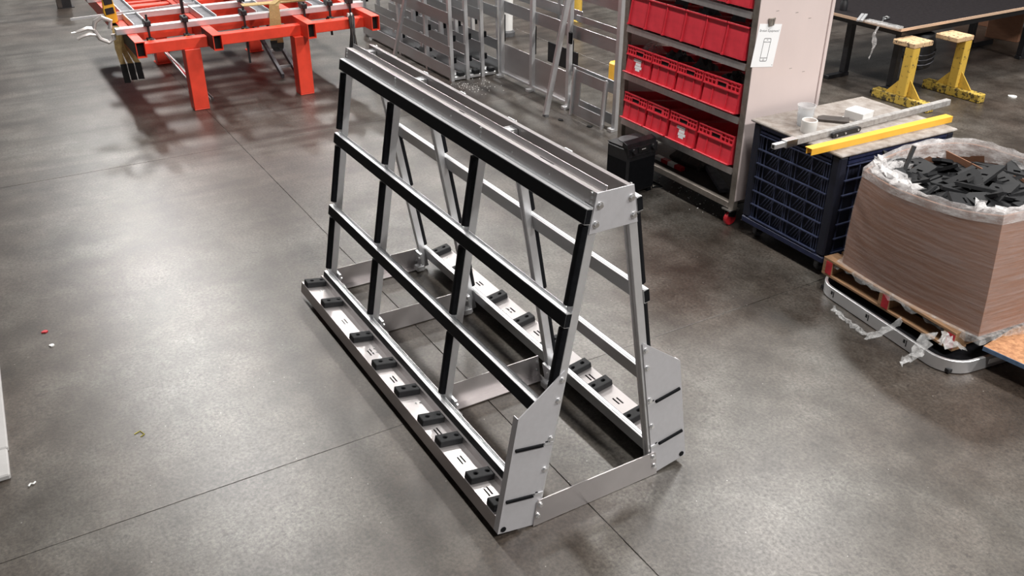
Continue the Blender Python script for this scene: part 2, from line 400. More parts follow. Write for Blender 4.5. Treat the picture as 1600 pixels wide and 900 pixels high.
# top channels: left one with an up-turned lip, right one with flat flange
for s in (1, -1):
    ch = MB(); yo = .0836; 
    a = [(.0836*s, 1.4805 if s == 1 else 1.476), (.1000*s, 1.392), (.0965*s, 1.392), (.0801*s, 1.4765 if s == 1 else 1.4735)]
    ch.prism(a, (.001, 0, 0), (0, 1, 0), (0, 0, 1), (2.394, 0, 0))
    (ch.prism([(.0836, 1.4805), (.0836, 1.4775), (.0400, 1.4705), (.0400, 1.4735)], (.001, 0, 0), (0, 1, 0), (0, 0, 1), (2.394, 0, 0)) if s == 1 else ch.prism([(-.0836, 1.4760), (-.0836, 1.4730), (-.0560, 1.4778), (-.0560, 1.4808)], (.001, 0, 0), (0, 1, 0), (0, 0, 1), (2.394, 0, 0)))
    if s == 1: ch.prism([(.0400, 1.4706), (.0432, 1.4706), (.0350, 1.4960), (.0320, 1.4960)], (.001, 0, 0), (0, 1, 0), (0, 0, 1), (2.394, 0, 0))
    else: ch.span((.001, s*.0590, 1.395), (2.395, s*.0560, 1.4777))
    ch = ch.build('top_channel', 'alu_sheet', rack)
    for lx in LEGX:
        for q, vv in enumerate((1.486, 1.470, 1.452)):
            bolt(ch, S(lx, s, .0228, vv), UD(s), .55)
    for x in (.30, .58, 1.12, 1.40, 2.02): bolt(ch, S(x, s, .0226, 1.463), UD(s), .35)
    if s == 1:
        for x in (.32, .37, 1.05): B('slot', 'void', ch, (x, .055, 1.4763), (x+.05, .060, 1.4772))
    else:
        for x in (.4, .85, 1.3, 1.7): B('notch_tab', 'alu', ch, (x, -.086, 1.4755), (x+.05, -.079, 1.4795))
for lx in LEGX[1:]:
    g_ = MB().prism([(-.055, 1.34), (.095, 1.34), (.080, 1.468), (-.055, 1.468)], (lx-.028, 0, 0), (0, 1, 0), (0, 0, 1), (.004, 0, 0))
    g_.box((lx-.05, -.034, 1.44), (.045, .04, .05)).build('top_gusset', 'alu_dull', rack)
    bolt(rack, (lx-.0725, -.034, 1.445), (-1, 0, 0), 1.1)

# ------------------------------------------------------------------ red welding table
tab = thing('welding_table', 'bright red steel welding table of box beams at the back left', 'table', (7.4, -.5, 0))
ox, oy = 7.4, -.5
def loc(p): return (p[0]-ox, p[1]-oy, p[2])
def TB(name, a, b, mat='red_paint', parent=tab, bevel=.004): return B(name, mat, parent, loc(a), loc(b), bevel)
for (lx, ly) in ((6.42, .15), (6.38, -.90), (8.30, .09), (8.30, -.96)):
    TB('leg', (lx, ly-.145, .012), (lx+.15, ly, .585)); 
    TB('base_plate', (lx-.015*(lx > 7), ly-.145-.015*(lx > 7), 0), (lx+.15+.015*(lx > 7), ly+.015*(lx > 7), .012))
for x0 in (6.44, 7.02, 8.33, 9.3): TB('cross_beam', (x0, -1.74, .585), (x0+.10, .56, .685))
def hollow(name, x0, x1, y0, y1, za, zb, t=.007):
    o = MB().prism([(y0, za), (y1, za), (y1, zb), (y0, zb)], loc((x0, 0, 0)), (0, 1, 0), (0, 0, 1), (x1-x0, 0, 0),
                   holes=[[(y0+t, za+t), (y1-t, za+t), (y1-t, zb-t), (y0+t, zb-t)]])
    o = o.build(name, 'red_paint', tab)
    B('tube_void', 'void', o, loc((x0+.05, y0+t, za+t)), loc((x0+.06, y1-t, zb-t))); return o
for yc in (.55, -.12, -1.03, -1.70): hollow('beam_tube', 6.22 if yc != .55 else 6.3, 9.4, yc-.042, yc+.042, .592, .735)
for yy, x0, x1 in ((.5925, 6.31, 7.4), (-.0775, 6.23, 6.64), (-1.0725, 6.23, 6.64)): TB('scuffed_side', (x0, min(yy, yy+.001*(1 if yy > -1 else -1)), .60), (x1, max(yy, yy+.001*(1 if yy > -1 else -1)), .73), 'dark_brown', bevel=0)
for x0 in (7.45, 7.95, 8.7): TB('stay', (x0, -1.66, .63), (x0+.12, .52, .72))
TB('tool_tray', (7.48, -.95, .60), (8.0, -.2, .629), 'dark_brown')
# aluminium frame lying on the table
al = thing('aluminium_workpiece', 'long silver aluminium grid clamped flat on the red table', 'metal frame', (6.7, -.55, .736))
def AB(name, a, b, mat='alu'):
    return B(name, mat, al, (a[0]-6.7, a[1]+.55, a[2]-.736), (b[0]-6.7, b[1]+.55, b[2]-.736), .002)
AB('front_profile', (6.66, -1.76, .736), (6.74, .68, .79)); AB('back_profile', (7.30, -1.76, .736), (7.38, .68, .79))
AB('rear_profile', (8.3, -1.76, .736), (8.38, .68, .79))
for yy in (.44, -.20, -.72, -1.30):
    AB('crossbar', (6.745, yy-.055, .738), (9.2, yy+.055, .775), 'part_grey')
    for yf in (yy+.056, yy-.068): AB('crossbar_flange', (6.745, yf, .738), (9.2, yf+.012, .805))
# trigger clamps over the front profile
def trigger_clamp(y, ztop, zbot, lab, x=6.65, open_=.14):
    c = thing('trigger_clamp', lab, 'clamp', (x, y, .79), 0, 'black trigger clamps on the red table')
    B('bar', 'black_steel', c, (-.024, -.009, zbot-.79), (-.004, .009, ztop-.79))
    B('fixed_jaw', 'black_plastic', c, (-.045, -.028, .004), (.085, .028, .055), .008)
    B('pad', 'black_plastic', c, (.035, -.020, -.0), (.075, .020, .0039))
    b = MB().box((-.012, 0, -.160), (.075, .058, .11)).box((-.06, .0, -.19), (.06, .045, .05)); b.build('body', 'black_plastic', c, bevel=.006)
    B('lower_jaw', 'black_plastic', c, (.0155, -.015, -.165), (.09, .015, -.135), .005)
    g = MB().tube([(-.03, 0, -.12), (-.055, -.03, -.14), (-.06, -.075, -.15), (-.05, -.11, -.165)], [.020, .022, .020, .016], 8); g.build('trigger', 'black_plastic', c, smooth=True)
    B('grip_inlay', 'orange_grip', c, (-.056, .010, -.16), (-.050, .026, -.115))
    return c
for y, zt, zb_, lab in ((.40, .90, .60, 'short black trigger clamp at the left end of the red table'),
                        (.06, .86, .44, 'black trigger clamp above the left front leg of the red table'),
                        (-.50, .88, .33, 'long black trigger clamp just left of the hanging tan strap'),
                        (-1.11, .86, .52, 'black trigger clamp above the right front leg of the red table'),
                        (-1.38, .86, .50, 'black trigger clamp right of the right front leg of the red table'),
                        (-1.60, .88, .56, 'rightmost black trigger clamp on the red table')):
    trigger_clamp(y, zt, zb_, lab)
trigger_clamp(-.66, .82, .30, 'long black trigger clamp behind the beam beside the hanging tan strap', 7.27)
# locking C-clamp at the left end
lc = thing('locking_clamp', 'pale metal locking C-clamp sticking out at the left table end', 'clamp', (6.72, .70, .77))
arc = [Vector((0, .02, .02)), Vector((0, .0, .09)), Vector((0, .07, .13)), Vector((0, .13, .10)), Vector((0, .16, .03)), Vector((0, .12, -.06)), Vector((0, .05, -.10)), Vector((0, -.0, -.07)), Vector((0, .0, -.03))]
MB().tube(arc, .020, 8, 1).build('jaw', 'grey_clamp', lc, smooth=True)
MB().tube([(0, .15, .03), (0, .21, .045), (0, .27, .03), (0, .31, .02)], [.020, .019, .016, .012], 8).build('upper_handle', 'grey_clamp', lc, smooth=True)
MB().tube([(0, .14, -.02), (0, .20, -.01), (0, .26, -.02), (0, .31, -.04)], [.018, .018, .015, .012], 8).build('lower_handle', 'grey_clamp', lc, smooth=True)
MB().cyl((0, .31, .02), (0, .35, .018), .008).build('adjust_screw', 'steel_bolt', lc)
# yellow bar clamp behind it
yc_ = thing('bar_clamp', 'yellow and black handled bar clamp at the far left of the red table', 'clamp', (7.25, .56, .80))
MB().bar((0, -.75, .035), (0, .42, .0), .008, .022).build('bar', 'alu', yc_)
MB().prism([(-.02, -.09), (.06, -.10), (.10, .03), (.085, .22), (.02, .26), (-.01, .10)], (-.02, .02, 0), (0, 1, 0), (0, 0, 1), (.045, 0, 0)).build('body', 'orange_grip', yc_, bevel=.008)
for zz in (.02, .11): MB().prism([(.0, zz), (.08, zz-.01), (.085, zz+.05), (.005, zz+.06)], (-.027, .02, 0), (0, 1, 0), (0, 0, 1), (.059, 0, 0)).build('grip', 'black_plastic', yc_, bevel=.004)
MB().box((0, .04, -.085), (.04, .10, .05)).build('lower_grip', 'black_plastic', yc_, bevel=.01)
MB().box((0, -.62, .03), (.03, .03, .17)).build('jaw', 'black_steel', yc_, bevel=.004)
# tan lifting slings
def sling(name, lab, loops, ends, loc_, wdir):
    t = thing(name, lab, 'strap', loc_)
    for L in loops: MB().strap(L, wdir, .05, .006).build('webbing', 'tan_web', t)
    for L in ends: MB().strap(L, wdir, .056, .016).build('end_sleeve', 'black_plastic', t)
    return t
sl = []
for i in range(3):
    d = i*.035
    sl.append([(0, 0, .0), (-.02+d*.2, .012-d, -.05), (-.03+d*.3, .02-d*1.3, -.2), (-.03, .0-d*1.9, -.36)])
sling('lifting_sling', 'tan webbing sling with black ends hanging off the left table end', sl,
      [[(-.03, -.0-i*.066, -.355), (-.03, -.004-i*.066, -.45), (-.02, -.01-i*.066, -.52-.02*(i == 0))] for i in range(3)], (6.95, .64, .76), (.35, 1, 0))
s2 = [[(0, -1.0, .03), (.02, -.6, .06), (.0, -.25, .05), (-.03, -.08, .075), (-.06, -.02, .05), (-.085, .0, -.08), (-.09, .012, -.22), (-.09, .02, -.30)],
      [(.05, -1.0, .03), (.06, -.55, .05), (.03, -.2, .06), (-.02, -.09, .07), (-.065, -.055, .03), (-.085, -.05, -.1), (-.09, -.045, -.24), (-.09, -.05, -.33)],
      [(.08, -.8, .05), (.06, -.3, .035), (.07, .1, .04), (.06, .25, .045)]]
t2 = thing('lifting_sling', 'tan webbing sling lying along the red table and hanging over its front', 'strap', (6.72, -.78, .815))
for L in s2: MB().strap(L, (.25, 1, 0) if L is not s2[2] else (1, 0, .2), .06, .010).build('webbing', 'tan_web', t2)
for L in ([(-.09, .02, -.295), (-.09, .015, -.36), (-.085, -.01, -.40)], [(-.09, -.05, -.325), (-.09, -.04, -.38), (-.09, -.015, -.41)]): MB().strap(L, (.25, 1, 0), .066, .018).build('end_sleeve', 'black_plastic', t2)
# loose cables near the right end
cb = thing('cable_bundle', 'bundle of dark cables hanging from the right end of the red table', 'cable', (6.40, -1.50, .70))
for i in range(8):
    a = random.uniform(-.03, .03); b = random.uniform(-.05, .05)
    MB().tube([(.02, a, .05), (0, a*1.5, 0), (-.02, a+b*.4, -.15), (-.01, a+b, -.30), (.0, a+b*1.6-.03, -.36-.06*random.random())], .011, 6).build('cable', ('dark_brown', 'black_plastic', 'grey_rubber')[i % 3], cb, smooth=True)
for i in range(2): B('plug', 'white_plastic', cb, (.0, -.03+.03*i, .0), (.03, -.012+.03*i, .05), .004)
# offcut bars leaning under the table
ob = thing('offcut_bars', 'thin silver and red bars leaning beneath the red table', 'metal bars', (6.9, .15, 0))
for i in range(4): MB().bar((-.25+.02*i, -.16-.03*i, .01), (.7, .12-.02*i, .56-.04*i), .012, .02).build('bar', ('alu', 'wheel_red', 'alu', 'alu_dull')[i], ob)
ls = thing('ladder_frame', 'dark ladder-like frame leaning under the right of the red table', 'metal frame', (7.6, -1.2, 0))
for i in range(2): MB().bar((-.55, .1-.0*i+.16*i, .03), (.6, .1+.16*i, .50), .03, .05).build('stile', 'part_grey', ls)
for i in range(4): MB().bar((-.4+.28*i, .1, .09+.114*i), (-.4+.28*i, .26, .09+.114*i), .025, .025).build('rung', 'alu_dull', ls)

# ------------------------------------------------------------------ post at the far left
ps = thing('steel_post', 'black square steel post standing far away at the upper left', 'post', (12.0, .53, 0))
B('shaft', 'black_steel', ps, (0, -.06, .008), (.12, .06, .9)); B('base_plate', 'black_steel', ps, (-.03, -.09, 0), (.15, .09, .0079))
B('brown_reflection', 'dark_brown', ps, (.0, .061, .008), (.10, .12, .85))  # brown reflection on the post, put in as a coloured strip

# ------------------------------------------------------------------ parked aluminium frames
def half_rack(y, x0, x1, lab, h=1.62):
    t = thing('rack_frame', lab, 'rack', (x0, y, 0), 0, 'nested aluminium rack frames')
    Lr = x1-x0; tl = .02
    def P(x, z, dy=0): return (x, dy+tl*z, z)
    for lx in (.025, .60, 1.30, 2.33):
        leg = MB().prism([(-.022, -.02), (.022, -.02), (.022, .02), (-.022, .02)], (lx, 0, .0), (1, 0, 0), (0, 1, 0), (0, tl*h, h)).build('leg', 'alu', t, bevel=.002)
        for zz in (.45, .22):
            MB().box(P(lx, zz, -.04), (.03, .03, .06)).build('bumper', 'rubber', leg)
    for za, zb_, mt in ((.035, .16, 'alu_dull'), (.27, .375, 'alu_dull'), (.60, .72, 'alu_dull'), (1.02, 1.12, 'alu_dull'), (1.46, 1.58, 'alu_dull')):
        MB().prism([(za*tl+.021, za), (zb_*tl+.021, zb_), (zb_*tl+.027, zb_), (za*tl+.027, za)], (0, 0, 0), (0, 1, 0), (0, 0, 1), (Lr, 0, 0)).build('band', mt, t)
    for lx in (.0, 2.30):
        B('foot_bar', 'alu', t, (lx, -.150, .012), (lx+.05, -.021, .045), .003)
        MB().box((lx+.025, -.10, .068), (.07, .07, .044)).build('support_block', 'rubber_block', t, bevel=.006)
    MB().prism([(-.14, .05), (-.03, .046), (-.03, .13), (-.034, .13), (-.034, .0495), (-.14, .0535)], (.06, 0, 0), (0, 1, 0), (0, 0, 1), (2.2, 0, 0)).build('ledge', 'alu_dull', t)
    for lx in (.7, 1.15, 1.6): MB().box((lx, -.09, .075), (.07, .09, .04)).build('support_block', 'rubber_block', t)
    for lx, zz in ((.72, .30), (1.45, .30), (.72, .66), (1.45, .66)): MB().box((lx, .012, zz), (.05, .01, .16)).build('joint_plate', 'alu', t)
    return t
for y, lab in ((-2.46, 'silver aluminium rack frame nearest the A-frame rack, in front of the parked row'),
               (-2.645, 'second silver rack frame back in the parked row'),
               (-2.83, 'third silver rack frame back in the parked row'),
               (-3.04, 'fourth silver rack frame back in the parked row')):
    half_rack(y, 6.03, 8.40, lab)
lb = MB().bar((7.20, -2.31, .02), (6.62, -2.375, 1.35), .035, .035).build('aluminium_bar', 'alu'); tag(lb, 'slanted silver bar leaning against the front parked rack frame', 'metal bar')
# tall side frame with sheets, left of the red-bin shelf
bf = thing('panel_rack', 'long silver aluminium frame with sheet panels left of the red-bin shelf', 'rack', (3.85, -3.0, 0))
def FB(name, x0, x1, z0_, z1_, d0=-.02, d1=.02, mat='alu', bevel=.002): return B(name, mat, bf, (x0-3.85, d0, z0_), (x1-3.85, d1, z1_), bevel)
for lx in (5.93, 5.32, 4.66, 3.90):
    FB('leg', lx-.025, lx+.025, 0, 1.6); FB('bumper_strip', lx-.012, lx+.012, .38, .66, -.041, -.0205, 'rubber')
    FB('foot', lx-.03, lx+.03, 0, .03, .021, .06)
for z0_, z1_ in ((.685, .805), (1.05, 1.17), (1.45, 1.58)): FB('band', 3.93, 5.95, z0_, z1_, -.026, -.0205, 'alu_dull')
FB('sheet', 5.345, 5.905, .045, .36, -.024, -.019, 'alu_sheet'); FB('sheet', 4.685, 5.295, .045, .345, -.024, -.019, 'alu_sheet')
FB('sheet_lip', 4.685, 5.905, .045, .065, -.018, .01, 'alu')
FB('band', 3.93, 4.63, .84, .90, -.05, -.045, 'alu_dull'); FB('low_band', 3.93, 4.635, .32, .44, -.032, -.0205, 'alu_dull'); FB('low_band', 3.93, 4.635, .03, .13, -.032, -.0205, 'alu_dull')
for lx in (5.1, 5.6): FB('rear_post', lx-.02, lx+.02, .3, 1.5, -.2, -.16, 'alu_dull')
FB('rear_sheet', 4.75, 5.28, .30, .50, -.17, -.16, 'black_steel'); FB('rear_band', 4.7, 5.9, .80, .90, -.17, -.163, 'alu_dull')
MB().box((4.60-3.85, .035, .70), (.05, .02, .11)).build('black_hook', 'rubber', bf, bevel=.005)
# small window frame leaning on it
wf = thing('small_panel_frame', 'small silver panel frame with square opening leaning left of the shelf', 'metal frame', (4.24, -2.96, 0))
MB().prism([(-.26, .0), (.26, .0), (.26, .42), (-.26, .42)], (0, .02, .012), (1, 0, 0), (0, -.07, 1), (0, .012, 0), holes=[[(-.20, .10), (.15, .10), (.15, .32), (-.20, .32)]]).build('panel', 'alu_dull', wf)
for xx in (-.26, .24): MB().prism([(xx, 0), (xx+.02, 0), (xx+.02, .45), (xx, .45)], (0, .033, 0), (1, 0, 0), (0, -.07, 1), (0, .02, 0)).build('edge_profile', 'alu', wf)
# loose post leaning in front
po = thing('leaning_profile', 'tall silver profile leaning alone in front of the panel frame', 'metal bar', (4.56, -2.68, 0))
MB().bar((0, 0, .02), (-.06, -.285, 1.62), .05, .035, (1, 0, 0)).build('profile', 'alu', po, bevel=.003)
MB().bar((.0, .019, .02), (-.06, -.266, 1.62), .016, .006, (1, 0, 0)).build('groove_strip', 'alu_dull', po)
MB().box((.0, 0, .008), (.05, .04, .016)).build('dark_end_piece', 'grey_rubber', po)
# things behind the frames
wp = thing('white_post', 'short white cylinder with dark foot behind the parked frames', 'post', (7.5, -4.0, 0))
MB().lathe([(.10, 0), (.10, .05), (.085, .07), (.001, .07)], n=20).build('foot', 'grey_rubber', wp, smooth=True); MB().lathe([(.07, .0705), (.075, .55), (.07, .60), (.001, .60)], n=20).build('cylinder', 'white_plastic', wp, smooth=True)
yp = thing('yellow_post', 'yellow safety post standing far behind the panel frame', 'post', (7.75, -5.25, 0))
MB().lathe([(.055, .01), (.055, .95), (.03, 1.0), (.001, 1.005)], n=16).build('post', 'yellow_worn', yp, smooth=True); MB().box((0, 0, .005), (.2, .2, .01)).build('base_plate', 'yellow_base', yp)
yb_ = thing('yellow_corner_guard', 'small yellow block behind the panel frame beside the shelf', 'guard', (5.05, -3.87, 0))
MB().prism([(-.07, -.06), (.07, -.06), (.07, .06), (-.07, .06)], (0, 0, .012), (1, 0, 0), (0, 1, 0), (0, 0, .24)).build('body', 'yellow_bar', yb_, bevel=.02); MB().box((0, 0, .006), (.18, .16, .012)).build('base', 'yellow_base', yb_)

# ------------------------------------------------------------------ steel shelf trolley with red bins
sx0, sx1, syf, syb = 1.80, 3.17, -2.47, -3.13
sh = thing('bin_trolley', 'tall stainless shelf trolley on castors filled with red bins', 'shelf', (sx0, syf, 0))
def H(p): return (p[0]-sx0, p[1]-syf, p[2])
def SB(name, a, b, mat='stainless', bevel=.002, parent=None): return B(name, mat, parent or sh, H(a), H(b), bevel)
for x in (sx0, sx1-.05):
    SB('post', (x, syf-.04, .13), (x+.05, syf, 1.95), 'brown_edge'); SB('post', (x, syb, .13), (x+.05, syb+.05, 1.95), 'brown_edge')
SB('side_panel', (sx0-.004, syb+.002, .20), (sx0-.0005, syf-.002, 1.95), 'pale_panel')
SB('side_panel', (sx1-.012, syb+.051, .20), (sx1-.004, syf-.041, 1.95), 'pale_panel')
SB('edge_trim', (sx0-.012, syb-.03, .15), (sx0+.02, syb-.0005, 1.95), 'pale_panel')
TILT = math.radians(9)
for zf in (1.50, 1.165, .80, .435):
    o = MB().box((0, -.29, 0), (sx1-sx0-.10, .58, .012)).box((0, .004, -.012), (sx1-sx0-.10, .012, .045)).build('shelf', 'stainless', sh)
    o.location = ((sx1-sx0)/2, -.0, zf-.01); o.rotation_euler = (TILT, 0, 0)
SB('bottom_rail', (sx0+.051, syf-.04, .135), (sx1-.051, syf, .18), 'brown_edge'); SB('bottom_rail', (sx0+.051, syb, .135), (sx1-.051, syb+.05, .18), 'brown_edge')
SB('bottom_shelf', (sx0+.051, syb+.051, .14), (sx1-.051, syf-.06, .15), 'dark_brown')
for zz, ang in ((.33, .25), (.70, .2)):
    o = MB().box((0, 0, 0), (.9, .20, .006)).build('bracket', 'stainless', sh); o.location = (.65, -.30, zz-.03); o.rotation_euler = (ang, 0, 0)
def caster(parent, x, y, r=.05, top=.13, wheel='wheel_red'):
    c = MB().box((x, y, top-.006), (.09, .09, .010)).build('caster_plate', 'steel_bolt', parent)
    MB().prism([(-.03, -.03), (.03, -.01), (.035, .03), (-.04, .03)], (x-.022, y, top-.045), (0, 1, 0), (0, 0, 1), (.004, 0, 0)).prism([(-.03, -.03), (.03, -.01), (.035, .03), (-.04, .03)], (x+.018, y, top-.045), (0, 1, 0), (0, 0, 1), (.004, 0, 0)).build('caster_fork', 'black_steel', c)
    MB().cyl((x-.016, y+.0, r), (x+.016, y, r), r, n=20).build('wheel', wheel, c, bevel=.005)
for x, y in ((.05, -.03), (1.32, -.03), (.05, -.62), (1.32, -.62)): caster(sh, x, y)

def smooth_bin(wd, lab):
    t = thing('red_bin', lab, 'bin', (0, 0, 0), 0, 'smooth red bins on the upper shelf')
    h, d, th = .205, .42, .006
    B('base', 'bin_red', t, (.004, -d, .002), (wd-.004, 0, .008)); 
    B('front', 'bin_red', t, (.004, -.006, .0081), (wd-.004, .0, h), .001)
    B('back', 'bin_red', t, (.004, -d, .0081), (wd-.004, -d+.006, h))
    for x in (.004, wd-.010): B('side', 'bin_red', t, (x, -d+.0061, .0081), (x+.006, -.0061, h))
    rim = MB().span((0, -.012, h), (wd, .014, h+.012)).span((0, -d-.004, h), (wd, -d+.01, h+.012)).span((0, -d+.0101, h), (.012, -.0121, h+.012)).span((wd-.012, -d+.0101, h), (wd, -.0121, h+.012))
    rim.build('rim', 'bin_red', t, bevel=.002)
    B('foot_lip', 'bin_red', t, (wd-.018, .0001, .0), (wd-.004, .016, .012)); B('corner_rib', 'bin_red', t, (wd-.014, .0001, .0121), (wd-.004, .008, h-.0001))
    return t
def grid_bin(wd, lab, grp):
    t = thing('red_crate', lab, 'bin', (0, 0, 0), 0, grp)
    h, hb, d = .205, .135, .42
    B('base', 'bin_red', t, (.004, -d, .002), (wd-.004, 0, .008)); 
    sl_ = .02
    MB().prism([(0, .008), (.0, hb), (-.006, hb), (-.006, .008)], (.010, 0, 0), (0, 1, 0), (0, 0, 1), (wd-.020, 0, 0)).build('front', 'bin_red', t)
    for x in (wd*.30, wd*.70): B('rib', 'bin_red', t, (x, .0001, .01), (x+.006, .006, hb-.001))
    B('back', 'bin_red', t, (.004, -d, .0081), (wd-.004, -d+.006, h))
    for x in (.004, wd-.010): B('side', 'bin_red', t, (x, -d+.0061, .0081), (x+.006, -.0061, h))
    B('foot_lip', 'bin_red', t, (0, .0001, 0), (wd, .022, .009), .002)
    n = 9; hw = .045
    hs = []
    cw = (wd-.012)/n
    for i in range(n):
        x0 = .006+i*cw
        for j in range(2):
            z0_ = hb+.012+j*.030
            if abs(x0+cw/2-wd/2) < hw+cw*.3: continue
            hs.append([(x0+.004, z0_), (x0+cw-.004, z0_), (x0+cw-.004, z0_+.022), (x0+.004, z0_+.022)])
    hs.append([(wd/2-hw, hb+.012), (wd/2+hw, hb+.012), (wd/2+hw, hb+.040), (wd/2-hw, hb+.040)])
    MB().prism([(.002, hb+.0005), (wd-.002, hb+.0005), (wd-.002, h), (.002, h)], (0, .008, 0), (1, 0, 0), (0, 0, 1), (0, -.008, 0), holes=hs).build('grid_band', 'bin_red', t)
    MB().span((.002, .0085, hb-.002), (wd-.002, .014, hb+.006)).span((.002, .0085, h-.007), (wd-.002, .014, h)).build('band_edge', 'bin_red', t)
    B('band_backing', 'bin_red', t, (.01, -.012, hb+.001), (wd-.01, -.0085, h-.004))
    B('grip_void', 'void', t, (wd/2-hw, -.0084, hb+.008), (wd/2+hw, -.0005, hb+.044))
    return t
def place(o, xr, zf):                                # right end x, tilted like its shelf
    o.location = (xr, syf+.022, zf+.012); o.rotation_euler = (TILT, 0, 0)
pos6 = ['leftmost', 'second from left', 'third from left', 'fourth from left', 'fifth from left', 'rightmost']
xs1 = [3.10, 2.90, 2.695, 2.49, 2.275, 2.07, 1.865]
for i in range(6):
    wd = xs1[i]-xs1[i+1]-.006
    o = smooth_bin(wd, 'smooth red bin on the upper shelf, %s of six' % pos6[i]); place(o, xs1[i+1]+.003, 1.172)
for i in range(3):
    o = smooth_bin(.2, 'red bin on the top shelf cut by the photo edge, %s' % ('right one', 'middle one', 'left one')[i]); place(o, 1.868+.206*i, 1.507)
pos4 = ['leftmost', 'second from left', 'third from left', 'rightmost']
xs2 = [3.11, 2.80, 2.515, 2.235, 1.865]; xs3 = [3.11, 2.82, 2.56, 2.235, 1.865]
for r_, (xs, zf, nm) in enumerate(((xs2, .808, 'middle'), (xs3, .442, 'bottom'))):
    for i in range(4):
        gap = .012 if not (r_ == 1 and i == 2) else .03
        wd = xs[i]-xs[i+1]-gap
        o = grid_bin(wd, 'red crate with grid rim on the %s shelf, %s of four' % (nm, pos4[i]), 'grid-rimmed red crates on the trolley'); place(o, xs[i+1]+gap/2, zf)
        if (r_, i) in ((0, 0), (1, 2)):
            o['label'] = 'red grid-rim crate with white labels on the %s shelf' % nm
            for q, (dx, dz, ww) in enumerate(((-.03, .10, .09), (.0, .075, .06), (.01, .052, .08), (.0, .035, .05))):
                B('sticker', 'paper', o, (wd/2-ww/2-dx*.5, .0002, dz), (wd/2+ww/2-dx*.5, .0016, dz+.02))
# loose contents of the bins: bags and black parts
def crumple(name, mat, lab, cat, loc_, sx, sy, sz, seed, group=None):
    rnd = random.Random(seed); n, m_ = 9, 7; P = []; 
    for i in range(n):
        for j in range(m_):
            a = i/(n-1)*2-1; b = j/(m_-1)*2-1
            z = sz*max(0, (1-a*a)*(1-b*b))**.5*(.5+rnd.random()*.9)
            P.append((a*sx+rnd.uniform(-1, 1)*sx*.10, b*sy+rnd.uniform(-1, 1)*sy*.10, z))
    fs = [(i*m_+j, (i+1)*m_+j, (i+1)*m_+j+1, i*m_+j+1) for i in range(n-1) for j in range(m_-1)]
    k = len(P); P += [(p[0], p[1], -.02) for p in P]
    fs += [tuple(q+k for q in f[::-1]) for f in fs]
    bd = [i*m_ for i in range(n)]+[(n-1)*m_+j for j in range(1, m_)]+[i*m_+m_-1 for i in range(n-2, -1, -1)]+[j for j in range(m_-2, 0, -1)]
    fs += [(bd[i], bd[(i+1) % len(bd)], bd[(i+1) % len(bd)]+k, bd[i]+k)[::-1] for i in range(len(bd))]
    o = MB().add(P, fs).build(name, mat); o.location = loc_; return tag(o, lab, cat, group)
for i, (x, z, mt, lab) in enumerate(((2.95, .985, 'film_clear', 'clear plastic bag in the leftmost crate of the middle shelf'), (2.65, .985, 'black_plastic', 'black parts in the second crate of the middle shelf'),
        (2.37, .985, 'black_plastic', 'black parts in the third crate of the middle shelf'), (2.05, .975, 'black_plastic', 'black parts in the rightmost crate of the middle shelf'),
        (2.38, 1.35, 'part_grey', 'dark parts heaped in the fourth upper bin'))):
    crumple('bin_contents', mt, lab, 'parts', (x, syf-.12, z), .085, .08, .07, i+3)
for i, (x, dz, lab) in enumerate(((2.72, 1.40, 'grey folded sheet standing in the third upper bin'), (2.14, 1.38, 'grey folded sheet standing in the fifth upper bin'), (1.97, 1.36, 'small grey sheet standing in the rightmost upper bin'))):
    o = MB().prism([(-.10, -.10), (.09, -.10), (.04, .06), (-.07, .10-.02*i)], (0, 0, 0), (1, 0, 0), (0, -.35, 1), (0, -.006, 0)).build('folded_sheet', 'part_grey'); o.location = (x, syf-.14, dz-.03); tag(o, lab, 'sheet')
for x, z, lab in ((2.33, .895, 'yellow box standing behind the crates on the middle shelf'), (2.22, 1.265, 'yellow box standing behind the bins on the upper shelf')):
    t = thing('yellow_box', lab, 'box', (x, syb+.17, z-.16-.0)); 
    for a, b in (((-.10, -.06, 0), (.10, .06, .006)), ((-.10, .054, .006), (.10, .06, .24)), ((-.10, -.06, .006), (.10, -.054, .24)), ((-.10, -.0539, .006), (-.094, .0539, .24)), ((.094, -.0539, .006), (.10, .0539, .24))): B('panel', 'yellow_bar', t, a, b)
# notice on the trolley side, with binder clip
pn = thing('paper_notice', 'white paper notice with phone drawing clipped to the trolley side', 'notice', (sx0-.0045, syf-.017, 1.435)); pn.rotation_euler = (math.radians(7), 0, 0)
pw, ph = .203, .277
B('sheet', 'paper', pn, (-.0012, -pw, -ph), (-.0004, 0, 0))
def text_part(txt, size, parent, loc_, mat='ink', rot=None):
    cu = bpy.data.curves.new('lettering', 'FONT'); cu.body = txt; cu.size = size; cu.align_x = 'CENTER'; cu.resolution_u = 2
    to = bpy.data.objects.new('lettering', cu); COL.objects.link(to); dg = bpy.context.evaluated_depsgraph_get(); dg.update()
    me = bpy.data.meshes.new_from_object(to.evaluated_get(dg)); bpy.data.objects.remove(to)
    me.materials.clear(); me.materials.append(M[mat]); o = put('lettering', me, parent, loc_); 
    o.rotation_euler = rot or (math.pi/2, 0, -math.pi/2); return o
text_part('Broken Equipment?', .0225, pn, (-.0014, -pw/2, -.050))
def ringpart(name, w_, h_, r, t_, cy, cz):
    MB().prism(rrect(w_, h_, r, 4, cy, cz), (-.0013, 0, 0), (0, 1, 0), (0, 0, 1), (-.0003, 0, 0), holes=[rrect(w_-2*t_, h_-2*t_, max(.001, r-t_), 4, cy, cz)]).build(name, 'ink', pn)
ringpart('phone_outline', .066, .150, .010, .0035, -pw/2, -.165)
for cz in (-.115, -.218): B('phone_line', 'ink', pn, (-.0016, -pw/2-.030, cz-.0015), (-.0013, -pw/2+.030, cz+.0015))
